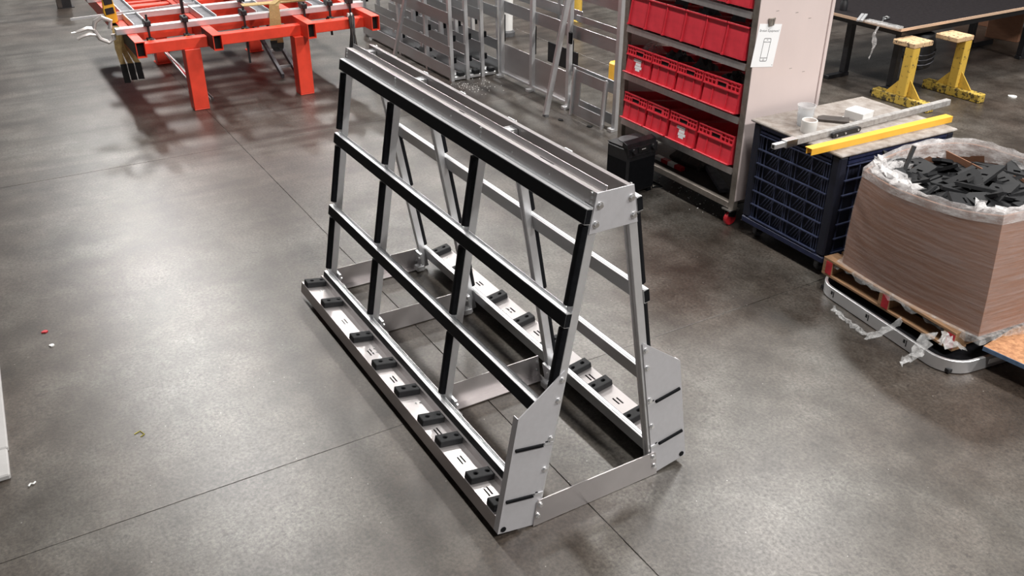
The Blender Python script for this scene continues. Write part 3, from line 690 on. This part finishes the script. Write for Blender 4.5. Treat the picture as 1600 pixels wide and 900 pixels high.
B('phone_speaker', 'ink', pn, (-.0016, -pw/2-.006, -.103), (-.0013, -pw/2+.006, -.100)); ringpart('phone_button', .012, .012, .0055, .002, -pw/2, -.229)
B('corner_mark', 'ink', pn, (-.0016, -pw+.008, -ph+.010), (-.0013, -pw+.012, -ph+.016))
bc = thing('binder_clip', 'dark metal clip at the top of the paper notice', 'clip', (sx0-.0045, syf-.115, 1.435))
MB().prism([(-.022, -.022), (.022, -.022), (.030, .028), (-.030, .028)], (-.003, 0, 0), (0, 1, 0), (0, 0, 1), (-.009, 0, 0)).build('body', 'brown_edge', bc, bevel=.002)
MB().tube([(-.0125, -.012, -.02), (-.0135, -.012, .02), (-.0135, .012, .02), (-.0125, .012, -.02)], .0018, 6).build('wire_handle', 'steel_bolt', bc)
for y_, z_ in ((-2.62, 1.50), (-2.80, 1.47), (-2.93, 1.42), (-2.82, 1.10), (-2.95, 1.06)): SB('scuff', (sx0-.0044, y_-.025, z_-.0015), (sx0-.0041, y_+.0, z_+.0015), 'brown_edge', 0)

# ------------------------------------------------------------------ black jobsite radio
rd = thing('trolley_speaker', 'black wheeled speaker with control panel standing beside the trolley', 'speaker', (2.72, -2.265, 0), math.radians(6))
B('cabinet', 'black_plastic', rd, (-.12, -.15, .03), (.12, .15, .40), .015)
B('grille', 'rubber', rd, (-.1225, -.13, .05), (-.1201, .13, .30)); B('grille', 'rubber', rd, (-.10, .1501, .05), (.10, .153, .30))
MB().prism([(-.125, .33), (-.10, .43), (-.05, .445), (-.05, .4005), (-.1205, .4005), (-.1205, .33)], (0, -.15, 0), (1, 0, 0), (0, 0, 1), (0, .30, 0)).build('control_panel', 'black_steel', rd, bevel=.004)
B('screen', 'void', rd, (-.128, -.05, .355), (-.1225, .05, .395)); B('screen_text', 'white_plastic', rd, (-.129, -.02, .376), (-.1281, .02, .381))
for yy in (.10, -.10): MB().cyl((-.115, yy, .375), (-.142, yy, .38), .020, n=16).build('knob', 'black_plastic', rd)
MB().tube([(.0, -.151, .33), (.0, -.19, .34), (.0, -.19, .34), (-.07, -.19, .34), (-.07, -.151, .33)], .012, 8).build('handle', 'part_grey', rd)
MB().lathe([(.085, .4005), (.085, .41), (.07, .412), (.001, .408)], (.03, 0, 0), 24).build('top_speaker', 'grey_rubber', rd, smooth=True)
B('top_lid', 'black_plastic', rd, (-.049, -.145, .4003), (.118, .145, .404))
for a, b in (((-.10, -.14, 0), (-.05, -.10, .029)), ((-.10, .10, 0), (-.05, .14, .029)), ((.05, -.14, 0), (.10, -.10, .029)), ((.05, .10, 0), (.10, .14, .029))): B('foot', 'rubber', rd, a, b)
MB().tube([(-.10, -.151, .02), (-.12, -.24, .012), (-.02, -.25, .012), (-.0, -.151, .02)], .007, 6).build('base_loop', 'rubber', rd)
tp_ = thing('barrier_bar', 'red and white striped bar lying under the trolley behind the speaker', 'bar', (2.60, -2.62, .155))
for i in range(4): B('stripe', ('white_plastic', 'wheel_red')[i % 2], tp_, (.16-.08*i, -.02, 0), (.24-.08*i, .02, .03))

# ------------------------------------------------------------------ blue bulk crate on castors with worn board on top
CR = math.radians(-2.0)
cr = thing('bulk_crate', 'dark blue lattice bulk crate on castors with a worn wooden lid', 'crate', (1.705, -2.462, 0), CR)
cw_, cd_ = .76, 1.02                      # local: x 0..-cw_, y 0..-cd_
B('liner', 'navy_dark', cr, (-cw_+.05, -cd_+.05, .13), (-.05, -.05, .80))
B('base', 'blue_plastic', cr, (-cw_, -cd_, .098), (0, 0, .145), .008)
for x, y in ((-.035, -.035), (-cw_+.035, -.035), (-.035, -cd_+.035), (-cw_+.035, -cd_+.035)):
    MB().span((x-.035, y-.035, .1455), (x+.035, y+.035, .815)).build('corner_post', 'navy_dark', cr, bevel=.012)
B('top_band', 'blue_plastic', cr, (-cw_+.071, -.022, .762), (-.071, -.002, .776)); B('top_band', 'blue_plastic', cr, (-cw_+.071, -.022, .790), (-.071, -.002, .815))
hr = [.152+(.745-.152)*i/6 for i in range(7)]
for z in hr: B('rib', 'blue_rib', cr, (-cw_+.071, -.012, z), (-.071, .001, z+.007))
vx = [.075, .092, .125, .255, .355, .372, .405, .53, .635, .655, .675]
for x in vx: B('rib', 'blue_rib', cr, (-x-.006, -.020, .146), (-x, -.0125, .79))
dg = MB()
for i in range(6):
    z0_, z1_ = hr[i]+.012, hr[i+1]-.002
    for xa, xb in ((.135, .250), (.265, .35), (.413, .525), (.54, .632)):
        for k in range(4):
            x0 = xa+(xb-xa)*k/4; dg.bar((-x0-.004, -.026, z0_), (-min(xb, x0+(xb-xa)*.55), -.026, z1_), .006, .006, (0, 1, 0))
            x0 = xb-(xb-xa)*k/4
dg.build('diagonal_lattice', 'blue_rib', cr, kind='stuff')
# right-hand side (facing the shrink-wrapped box)
for z in hr: B('rib', 'blue_rib', cr, (-cw_-.001, -cd_+.071, z), (-cw_+.012, -.071, z+.007))
for i in range(9):
    y = .09+i*.103; B('rib', 'blue_rib', cr, (-cw_+.0125, -y-.008, .146), (-cw_+.020, -y, .79))
for z in (.762, .790): B('top_band', 'blue_plastic', cr, (-cw_, -cd_+.071, z), (-cw_+.02, -.071, z+.018))
for x, y in ((-.09, -.09), (-cw_+.09, -.09), (-.09, -cd_+.09), (-cw_+.09, -cd_+.09)): caster(cr, x, y, .044, .097, 'grey_rubber')
B('lid', 'worn_board', cr, (-cw_-.012, -cd_-.012, .8155), (.022, .012, .833), .006)
TOP = .8335
def on_lid(x, y): 
    v = Matrix.Rotation(CR, 3, 'Z') @ Vector((x, y, 0)); return (1.705+v.x, -2.462+v.y, TOP)
# cup, cup, box, plate
cu1 = thing('plastic_cup', 'clear plastic tub standing empty on the crate lid', 'cup', (1.455, -2.655, TOP))
MB().lathe([(.045, .0), (.055, .12), (.060, .125), (.060, .135), (.054, .135), (.0425, .004), (.001, .004)], n=28).build('wall', 'clear_cup', cu1, smooth=True)
MB().lathe([(.0455, .002), (.0535, .085), (.0530, .085), (.0445, .002)], n=28).build('ribbing', 'clear_cup', cu1, smooth=True)
cu2 = thing('white_tub', 'white plastic tub with brown rim on the crate lid', 'cup', (1.345, -2.575, TOP))
MB().lathe([(.046, .0), (.050, .01), (.050, .078), (.047, .082), (.043, .080), (.043, .02), (.001, .02)], n=28).build('tub', 'white_plastic', cu2, smooth=True)
MB().lathe([(.0425, .05), (.001, .055)], n=24).build('contents', 'cardboard', cu2)
pb = thing('white_box', 'small white carton on a paper card on the crate lid', 'box', (1.37, -3.07, TOP), CR+.15)
B('card', 'paper', pb, (-.10, -.06, .0), (.08, .06, .0015)); B('carton', 'white_plastic', pb, (-.07, -.06, .0016), (.07, .06, .056), .003)
B('flap', 'paper', pb, (-.07, -.062, .0561), (.07, .04, .0575)); B('print', 'grey_label', pb, (-.03, -.02, .0576), (.03, .015, .0579))
dp = MB().prism([(-.10, -.05), (.07, -.05), (.10, -.02), (.10, .05), (-.10, .05)], (0, 0, 0), (1, 0, 0), (0, 1, 0), (0, 0, .016)).build('dark_plate', 'dark_brown', bevel=.002); dp.location = (1.42, -2.89, TOP); dp.rotation_euler = (0, 0, CR+.75); tag(dp, 'thin dark brown plate lying on the crate lid beside the white carton', 'plate')
# grey tube and yellow bar lying across the lid
tb = thing('grey_tube', 'long grey square tube with a silver end fitting lying across the crate lid', 'tube', (0, 0, TOP))
A_, B_ = Vector((1.222, -2.24, .022)), Vector((1.252, -3.84, .022)); dv = (B_-A_).normalized()
MB().bar(A_, B_, .040, .042).build('tube', 'tube_grey', tb, bevel=.003)
MB().bar(A_-dv*.01+Vector((0, 0, .001)), A_+dv*.09+Vector((0, 0, .001)), .047, .049).build('tape_wrap', 'steel_bolt', tb, bevel=.003)
MB().bar(A_-dv*.10, A_-dv*.0101, .030, .032).build('fitting', 'alu', tb, bevel=.002); MB().bar(A_-dv*.102, A_-dv*.1001, .016, .018).build('bore', 'void', tb)
side = Vector((dv.y, -dv.x, 0))
hb_ = thing('black_bracket', 'black bolted bracket lying against the grey tube on the lid', 'bracket', (0, 0, TOP))
c0 = A_+dv*.50+side*(-.034) if (side.x > 0) else A_+dv*.50+side*.034
c0.z = .018
MB().prism([(x, y) for x, y in rrect(.26, .034, .0165, 5)], c0-Vector((0, 0, .0))+Vector((0, 0, .0)), dv, (0, 0, 1), side*.022).build('body', 'black_plastic', hb_)
for k in (-.10, -.02, .10): MB().cyl(c0+dv*k-side*.006, c0+dv*k+side*.028, .007, n=8).build('screw', 'steel_bolt', hb_)
yb2 = thing('yellow_bar', 'bright yellow angle bar lying across the crate lid', 'bar', (0, 0, TOP))
A2, B2 = Vector((1.062, -2.27, .0)), Vector((1.028, -3.54, .0)); d2 = (B2-A2).normalized(); s2_ = Vector((-d2.y, d2.x, 0))
MB().prism([(-.028, .0), (-.028, .040), (.028, .040), (.028, .036), (-.024, .036), (-.024, .0)], A2, -s2_ if s2_.x < 0 else s2_, (0, 0, 1), B2-A2).build('angle', 'yellow_bar', yb2)
MB().prism([(.012, .0), (.016, .0), (.016, .0355), (.012, .0355)], A2, -s2_ if s2_.x < 0 else s2_, (0, 0, 1), B2-A2).build('inner_web', 'yellow_bar', yb2)

# ------------------------------------------------------------------ skid, pallet, shrink-wrapped box of black parts
PR = math.radians(-8)
sk = thing('aluminium_skid', 'low rounded aluminium skid frame under the loaded pallet', 'skid', (-.155, -2.155, 0), PR)
sw, sd = 1.10, 1.25
MB().prism(rrect(sw, sd, .16, 8, sw/2-.06, -sd/2), (0, 0, .004), (1, 0, 0), (0, 1, 0), (0, 0, .078), holes=[rrect(sw-.036, sd-.036, .142, 8, sw/2-.06, -sd/2)]).build('frame', 'alu', sk, smooth=True, bevel=.004)
B('deck', 'black_steel', sk, (-.025, -sd+.035, .01), (sw-.095, -.035, .03))
for x in (.25, .55, .85): B('label', 'black_plastic', sk, (x, -.0005, .025), (x+.006, .0012, .065)); B('label', 'black_plastic', sk, (x+.012, -.0005, .04), (x+.026, .0012, .062))
B('tape', 'white_plastic', sk, (-.0612, -.42, .03), (-.0595, -.28, .06))
pa = thing('wooden_pallet', 'wooden pallet with red painted block ends under the wrapped box', 'pallet', (-.12, -2.275, .083), math.radians(-5.5))
pw_, pd_ = 1.01, 1.12; z = 0
for x in (0, .465, .93):
    o = B('stringer', 'timber', pa, (x, -pd_, .016), (x+.08, 0, .1), .003); B('red_end', 'timber_red', o, (x+.001, .0001, .017), (x+.05, .003, .099))
for i in range(3): B('bottom_board', 'timber', pa, (-.0, -.11-.50*i, 0), (pw_, -.50*i, .0159), .002)
for i in range(8): B('deck_board', 'timber', pa, (-.0, -.11-.142*i, .1001), (pw_, -.142*i, .116), .002)
# box outline, world coordinates, bottom and top rings with matching corners
botc = [(-.20, -2.345), (.14, -2.335), (.46, -2.355), (.765, -2.40), (.83, -2.70), (.83, -3.05), (.74, -3.32), (.35, -3.37), (-.05, -3.34), (-.27, -3.05), (-.235, -2.68)]
topc = [(-.135, -2.37, .90), (.09, -2.315, .865), (.45, -2.315, .845), (.765, -2.43, .825), (.84, -2.70, .83), (.83, -3.00, .85), (.68, -3.28, .86), (.34, -3.33, .86), (-.02, -3.30, .89), (-.235, -3.05, .90), (-.185, -2.66, .905)]
BX = Vector((.3, -2.85, 0))
def ring(pts, n=8, hard=(0, 3)):
    out = []; m_ = len(pts)
    P = [Vector(p) for p in pts]
    for i in range(m_):
        p0, p1, p2, p3 = P[i-1], P[i], P[(i+1) % m_], P[(i+2) % m_]
        if i in hard: p0 = p1+(p1-p2)*.6
        if (i+1) % m_ in hard: p3 = p2+(p2-p1)*.6
        for k in range(n):
            t = k/n
            out.append(.5*((2*p1)+(p2-p0)*t+(2*p0-5*p1+4*p2-p3)*t*t+(3*p1-p0-3*p2+p3)*t**3))
    return out
rb = ring([(x, y, .2) for x, y in botc]); rtp = ring(topc); N = len(rb)
bxr = thing('wrapped_box', 'big cardboard box wrapped in stretch film on the pallet', 'box', (BX.x, BX.y, 0))
def shell(rings, off=0):
    mb = MB(); V = []
    for r_ in rings: V += [p-BX for p in r_]
    fs = [(k*N+i, k*N+(i+1) % N, (k+1)*N+(i+1) % N, (k+1)*N+i) for k in range(len(rings)-1) for i in range(N)]
    return mb.add(V, fs)
def scaled(r_, k, dz=0):
    c = sum(r_, Vector())/len(r_); return [Vector((c.x+(p.x-c.x)*k, c.y+(p.y-c.y)*k, p.z+dz)) for p in r_]
def lerp(t, k=1, jit=0, rnd=random):
    base = [a.lerp(b, t) for a, b in zip(rb, rtp)]
    bul = 1+.02*math.sin(math.pi*t)
    r_ = scaled(base, k*bul)
    return [p+Vector((rnd.uniform(-jit, jit), rnd.uniform(-jit, jit), 0)) for p in r_]
shell([lerp(t) for t in (0, .25, .5, .75, .96)]+[scaled(lerp(.96), .975)]+[scaled(lerp(t), .975) for t in (.7, .3)]).build('carton', 'cardboard', bxr, smooth=True)
shell([lerp(t, 1.006, .0012) for t in [i/16 for i in range(17)]]).build('stretch_film', 'film_wrap', bxr, smooth=True)
rnd = random.Random(5)
rim = [lerp(.90, 1.010, .002)]
rim.append([p+Vector((rnd.uniform(-.004, .004), rnd.uniform(-.004, .004), rnd.uniform(.0, .006))) for p in lerp(.985, 1.008)])
rim.append([p+Vector((0, 0, rnd.uniform(.0, .016))) for p in scaled(lerp(1.0), .985)])
rim.append([p+Vector((0, 0, rnd.uniform(-.012, .010))) for p in scaled(lerp(.985), .955)])
rim.append([p+Vector((rnd.uniform(-.006, .006), rnd.uniform(-.006, .006), rnd.uniform(-.02, .01))) for p in scaled(lerp(.94), .93)])
rim.append([p+Vector((rnd.uniform(-.02, .02), rnd.uniform(-.02, .02), rnd.uniform(-.03, .01))) for p in scaled(lerp(.88), .90+.0)])
shell(rim).build('film_rim', 'film_rim', bxr, smooth=True)
# crumpled film hanging in at the left corner and the skirt over the pallet
def flap(name, pts, wd, mat, parent, seed, n=16, m_=6, amp=.02):
    r = random.Random(seed); P = []; pts = [Vector(p) for p in pts]
    for i in range(n):
        t = i/(n-1)*(len(pts)-1); k = min(int(t), len(pts)-2); p = pts[k].lerp(pts[k+1], t-k)
        d = (pts[k+1]-pts[k]).normalized(); s_ = d.cross(Vector((.2, .3, 1))).normalized()
        for j in range(m_):
            P.append(p+s_*wd*(j/(m_-1)-.5)*r.uniform(.6, 1.2)+Vector([r.uniform(-amp, amp) for _ in range(3)]))
    fs = [(i*m_+j, (i+1)*m_+j, (i+1)*m_+j+1, i*m_+j+1) for i in range(n-1) for j in range(m_-1)]
    P += [p+Vector((0, 0, -.002)) for p in P]; k = n*m_
    fs += [tuple(q+k for q in f[::-1]) for f in fs]
    return MB().add(P, fs).build(name, mat, parent, smooth=True)
flap('film_fold', [Vector(p)-BX for p in ((.72, -2.44, .83), (.60, -2.52, .80), (.50, -2.47, .79), (.40, -2.42, .80))], .12, 'film_rim', bxr, 3)
flap('film_fold', [Vector(p)-BX for p in ((.80, -2.55, .84), (.74, -2.60, .81), (.70, -2.72, .80))], .12, 'film_rim', bxr, 4)
flap('film_fold', [Vector(p)-BX for p in ((.05, -2.42, .86), (-.04, -2.48, .83), (-.06, -2.60, .82))], .10, 'film_rim', bxr, 8)
sk_ring = [[p for p in rb], [Vector((p.x*1.0+.0, p.y, .206)) for p in scaled(rb, 1.03)], [Vector((p.x, p.y, .204)) for p in scaled(rb, 1.06)], [Vector((p.x, p.y, .18+rnd.uniform(-.03, .02))) for p in scaled(rb, 1.075)]]
shell(sk_ring).build('film_skirt', 'film_clear', bxr, smooth=True)
B('edge_board', 'cardboard', bxr, Vector((-.05, -3.20, .62))-BX, Vector((.4, -3.196, .765))-BX)
# heap of black plates
HB = [(.60, -2.62), (.3, -2.9)]
heap = thing('plate_heap', 'dark heap of small parts filling the wrapped box below the plates', 'parts', (BX.x, BX.y, .60)); heap['kind'] = 'stuff'
hm = [scaled([Vector((p.x, p.y, .60)) for p in lerp(.6)], k) for k in (.88, .7, .4, .1)]
mb = MB(); V = []
for q, r_ in enumerate(hm): V += [Vector((p.x-BX.x, p.y-BX.y, .02+.05*q+rnd.uniform(-.01, .02))) for p in r_]
fs = [(k*N+i, k*N+(i+1) % N, (k+1)*N+(i+1) % N, (k+1)*N+i) for k in range(3) for i in range(N)]; fs.append([3*N+i for i in range(N)])
mb.add(V, fs).build('fill', 'rubber_block', heap)
tri_me = MB().prism([(-.11, -.06), (.10, -.06), (.12, -.04), (.0, .075), (-.04, .08)], (0, 0, -.010), (1, 0, 0), (0, 1, 0), (0, 0, .020), holes=[[(-.06, -.03), (.05, -.03), (.05, -.018), (-.06, -.018)], circ(-.03, .03, .012, 8)]).mesh('wedge_plate', 'rubber_block')
tri2_me = MB().prism([(-.13, -.045), (.13, -.045), (.13, .0), (.07, .045), (-.10, .045)], (0, 0, -.009), (1, 0, 0), (0, 1, 0), (0, 0, .018), holes=[[(-.03, -.02), (-.015, -.02), (-.015, .015), (-.03, .015)], [(.01, -.02), (.025, -.02), (.025, .015), (.01, .015)]]).mesh('wedge_plate', 'rubber_block')
rnd = random.Random(11); cnt = 0
import itertools
placed = []
for i in range(900):
    if cnt >= 74: break
    x, y = rnd.uniform(-.2, .82), rnd.uniform(-3.24, -2.42)
    cx_, cy_ = .33, -2.83
    if ((x-cx_)/.46)**2+((y-cy_)/.40)**2 > 1: continue
    if any((x-a)**2+(y-b)**2 < .075**2 for a, b in placed): continue
    placed.append((x, y)); d = math.hypot(x-cx_, y-cy_)
    o = put('wedge_plate', (tri_me, tri2_me)[cnt % 2], None, (x, y, .775-.10*d+rnd.uniform(-.02, .035)), (rnd.gauss(0, .22), rnd.gauss(0, .22), rnd.uniform(0, 6.28)), bevel=0)
    o.scale = (1.15, 1.15, 1.0)
    tag(o, 'black slotted plastic wedge plate in the heap inside the wrapped box', 'plate', 'black wedge plates in the wrapped box'); cnt += 1
o = put('wedge_plate', tri2_me, None, (.66, -2.66, .83), (1.2, .9, 1.9)); tag(o, 'black plate standing on edge at the left of the wrapped box', 'plate', 'black wedge plates in the wrapped box')
pw2 = MB().prism([(-.22, -.02), (.22, -.03), (.20, .06), (-.20, .07)], (0, 0, 0), (.95, -.3, 0), (0, 0, 1), (.002, .006, 0)).build('brown_card_flap', 'cardboard'); pw2.location = (.60, -3.10, .735); tag(pw2, 'torn brown cardboard flap at the back inside the wrapped box', 'cardboard')
# OSB sheet leaning by the skid at the right edge
osb = thing('osb_sheet', 'brown chipboard sheet with blue edge at the right picture border', 'board', (-.225, -2.38, 0), math.radians(6))
B('sheet', 'osb', osb, (-1.0, -.40, .125), (0, 0, .143)); B('painted_edge', 'blue_edge', osb, (-1.0, .0001, .118), (.0, .004, .1428)); 
B('batten', 'timber', osb, (-.95, -.38, .0), (-.87, -.05, .1249)); B('batten', 'timber', osb, (-.45, -.38, .0), (-.37, -.1, .1249))
# torn film scraps in front of the pallet
for i, (pts, wd, lab) in enumerate(((((.62, -2.20, .01), (.50, -2.16, .012), (.40, -2.13, .02), (.30, -2.12, .02)), .035, 'thin strip of torn clear film lying left of the skid'),
        (((.30, -2.10, .015), (.24, -2.12, .05), (.20, -2.17, .10), (.17, -2.22, .15)), .06, 'torn clear film hanging over the middle of the skid'),
        (((.02, -2.06, .012), (-.02, -2.10, .05), (-.01, -2.17, .09), (.02, -2.24, .14)), .08, 'torn clear film hanging near the front corner of the skid'),
        (((-.08, -2.20, .19), (-.13, -2.22, .17), (-.16, -2.30, .13)), .09, 'crumpled clear film at the front corner of the pallet'))):
    o = flap('film_scrap', pts, wd, 'film_clear', None, 20+i, 12, 5, .012); tag(o, lab, 'plastic film')

# ------------------------------------------------------------------ black work table with yellow trestles
wt = thing('work_table', 'large black work table with pale plywood edge at the upper right', 'table', (3.28, -5.96, 0))
B('top', 'tabletop_black', wt, (0, -3.6, .688), (1.75, 0, .70)); B('plywood_edge', 'plywood_edge', wt, (-.006, -3.6, .672), (-.0002, 0, .699)); B('plywood_edge', 'plywood_edge', wt, (-.006, .0002, .672), (1.75, .006, .699))
B('apron', 'black_steel', wt, (.03, -3.5, .61), (.09, -.06, .6875)); B('apron', 'black_steel', wt, (.091, -.12, .615), (1.6, -.06, .6875)); B('apron', 'black_steel', wt, (1.0, -3.5, .58), (1.06, -.13, .6875))
for (x, y) in ((.20, -.29), (.82, -.29), (.88, -2.55), (.26, -2.62)):
    B('leg', 'black_steel', wt, (x-.035, y-.035, .04), (x+.035, y+.035, .6874), .004); B('foot', 'black_steel', wt, (x-.035, y-.05, .0), (x+.035, y+.27 if y > -1 else y+.05, .0395), .004)
B('foot', 'black_steel', wt, (.845, -2.98, .0), (.915, -2.601, .06), .004)
def trestle(x, y, lab, pa_, pb_):
    t = thing('yellow_trestle', lab, 'trestle', (x, y, 0))
    B('base_beam', 'yellow_base', t, (-.33, -.05, 0), (.33, .05, .085), .006)
    B('post', 'yellow_worn', t, (-.05, -.05, .0855), (.05, .05, .56), .006)
    for sg in (1, -1): MB().prism([(.0505, .0855), (.20, .0855), (.0505, .25)], (0, -.006, 0), (sg, 0, 0), (0, 0, 1), (0, .012, 0)).build('gusset', 'yellow_worn', t)
    B('top_pad', 'trestle_pad', t, (-.055, pa_, .5605), (.20, pb_, .609), .006)
    return t
trestle(3.10, -5.95, 'worn yellow steel trestle behind the blue crate', -.22, .055); trestle(3.04, -6.66, 'worn yellow steel trestle further right under the table edge', -.055, .20)
pl_ = thing('pliers', 'silver locking pliers lying on the black table', 'pliers', (3.62, -6.13, .7005), math.radians(-60))
MB().tube([(-.12, 0, .012), (-.03, .005, .014), (.05, .018, .012), (.10, .012, .012)], [.008, .010, .010, .006], 8).build('handle', 'steel_bolt', pl_, smooth=True)
MB().tube([(-.02, -.01, .012), (.03, -.03, .012), (.08, -.03, .012), (.11, -.005, .012), (.10, .010, .012)], .009, 8).build('jaw', 'steel_bolt', pl_, smooth=True)
MB().cyl((-.16, 0, .012), (-.12, 0, .012), .010, n=10).build('screw', 'steel_bolt', pl_)
fc = thing('clear_film_wrap', 'clear film folded over the left corner of the black table', 'plastic film', (3.45, -5.94, .70))
MB().bar((-.18, -.0, .012), (.22, .02, .012), .09, .022).build('roll', 'film_clear', fc, bevel=.006); flap('tail', [(.05, .05, -.01), (.06, .07, -.10), (.04, .07, -.20), (.06, .075, -.33)], .04, 'film_rim', fc, 41, 12, 4, .012)
pf = thing('aluminium_profiles', 'two short silver profiles lying on the left edge of the black table', 'metal bar', (3.78, -5.98, .7005), math.radians(-58))
for i in range(2): B('profile', 'alu', pf, (-.16, -.035+.035*i, 0), (.16, -.006+.035*i, .02), .002)
jar = thing('black_canister', 'small black canister standing on the far part of the black table', 'canister', (4.15, -6.13, .7005))
MB().lathe([(.04, 0), (.04, .08), (.03, .095), (.03, .12), (.001, .12)], n=16).build('body', 'black_plastic', jar, smooth=True); MB().lathe([(.032, .1201), (.032, .14), (.001, .14)], n=16).build('cap', 'grey_rubber', jar)
bg = thing('black_bag', 'dark bag hanging under the black table behind the first trestle', 'bag', (3.45, -6.55, .02))
MB().lathe([(.05, .16), (.13, .20), (.16, .32), (.15, .45), (.12, .54), (.001, .56)], n=14).build('body', 'black_plastic', bg, smooth=True)
for i in range(3): MB().tube([(.16*math.cos(a), .16*math.sin(a), .26+.05*i+.02*math.sin(a*2)) for a in [k*math.pi/8 for k in range(17)]], .006, 6).build('cord', 'part_grey', bg)
for i, (x, y, sc) in enumerate(((4.25, -9.45, 1), (4.95, -9.95, 1.25))):
    t = thing('cardboard_box', ('brown taped cardboard box with white label under the far table end', 'brown cardboard box behind the labelled box at the right edge')[i], 'box', (x, y, 0), math.radians(12))
    B('carton', 'cardboard', t, (-.2*sc, -.24*sc, 0), (.2*sc, .24*sc, .36*sc), .004); B('tape', 'timber', t, (-.2015*sc, -.03*sc, .002), (-.2002*sc, .03*sc, .359*sc)); B('tape', 'timber', t, (-.2*sc, -.03*sc, .3602*sc), (.2*sc, .03*sc, .3612*sc))
    if i == 0: B('label', 'paper', t, (-.2014, .07, .18), (-.2002, .20, .32))

# ------------------------------------------------------------------ board at the left picture edge, small litter
wb = thing('white_board', 'pale worn board lying on the floor at the left picture border', 'board', (1.46, 2.205, 0), math.radians(-2))
B('panel', 'white_board', wb, (.22, 0, 0), (1.3, .6, .030), .006); B('panel', 'white_board', wb, (0, .004, 0), (.215, .6, .030), .006)
def litter(name, x, y, sz, mat, lab, seed):
    r = random.Random(seed); n = 7
    P = [(sz*(.5+r.random()*.6)*math.cos(2*math.pi*i/n), sz*(.5+r.random()*.6)*math.sin(2*math.pi*i/n)) for i in range(n)]
    o = MB().prism(P, (0, 0, .0003), (1, 0, 0), (0, 1, 0), (0, 0, .004+sz*.15)).build(name, mat); o.location = (x, y, 0); return tag(o, lab, 'litter')
litter('paper_scrap', 2.757, 1.916, 0.018, 'wheel_red', 'small red scrap on the bare floor at the left', 50)
litter('paper_scrap', 2.582, 1.901, 0.016, 'debris_white', 'small white scrap on the floor just below the red scrap', 51)
litter('paper_scrap', 4.395, -2.742, 0.03, 'void', 'black scrap on the floor in front of the leaning profile', 52)
litter('paper_scrap', 4.107, -2.870, 0.03, 'void', 'black scrap on the floor right of the leaning profile', 53)
litter('paper_scrap', 2.667, -7.115, 0.05, 'debris_white', 'white scrap on the floor right of the far trestle', 54)
o = MB().tube([(1.362, 2.147, 0.005), (1.376, 2.138, 0.005), (1.369, 2.126, 0.005), (1.379, 2.117, 0.005)], .004, 6).build('curled_scrap', 'debris_white'); tag(o, 'tiny curled white scrap on the floor near the pale board', 'litter')
o = MB().tube([(1.512, 1.664, 0.003), (1.524, 1.635, 0.003), (1.487, 1.622, 0.003), (1.476, 1.642, 0.003)], .0025, 6).build('yellow_wire', 'yellow_mark'); tag(o, 'thin bent yellow wire on the open floor at the left', 'litter')

# ------------------------------------------------------------------ shavings and trolley bottom clutter
def shavings(lab, cx, cy, rx, ry, n, seed, mat='debris_white'):
    r = random.Random(seed); mb = MB()
    for i in range(n):
        x, y = cx+r.gauss(0, rx), cy+r.gauss(0, ry); sz = r.uniform(.004, .012); a = r.uniform(0, 6.28)
        mb.box((x-cx, y-cy, .003), (sz, sz*.5, .004), Matrix.Rotation(a, 3, 'Z'))
    o = mb.build('metal_shavings', mat); o.location = (cx, cy, 0); return tag(o, lab, 'shavings', kind='stuff')
shavings('bright metal shavings on the floor below the parked rack frames', 5.80, -2.55, .13, .12, 110, 71)
shavings('pale chips scattered on the floor under the bin trolley', 2.35, -2.62, .30, .10, 60, 72)
crumple('crumpled_bag', 'dark_brown', 'dark crumpled bag on the bottom shelf of the bin trolley', 'bag', (2.62, -2.84, .176), .17, .11, .09, 91)
o = MB().box((0, 0, .02), (.5, .07, .035)).build('steel_offcut', 'part_grey', bevel=.003); o.location = (2.25, -2.72, .152); o.rotation_euler = (0, 0, -.5); tag(o, 'dark flat steel offcut on the bottom shelf of the bin trolley', 'metal bar')
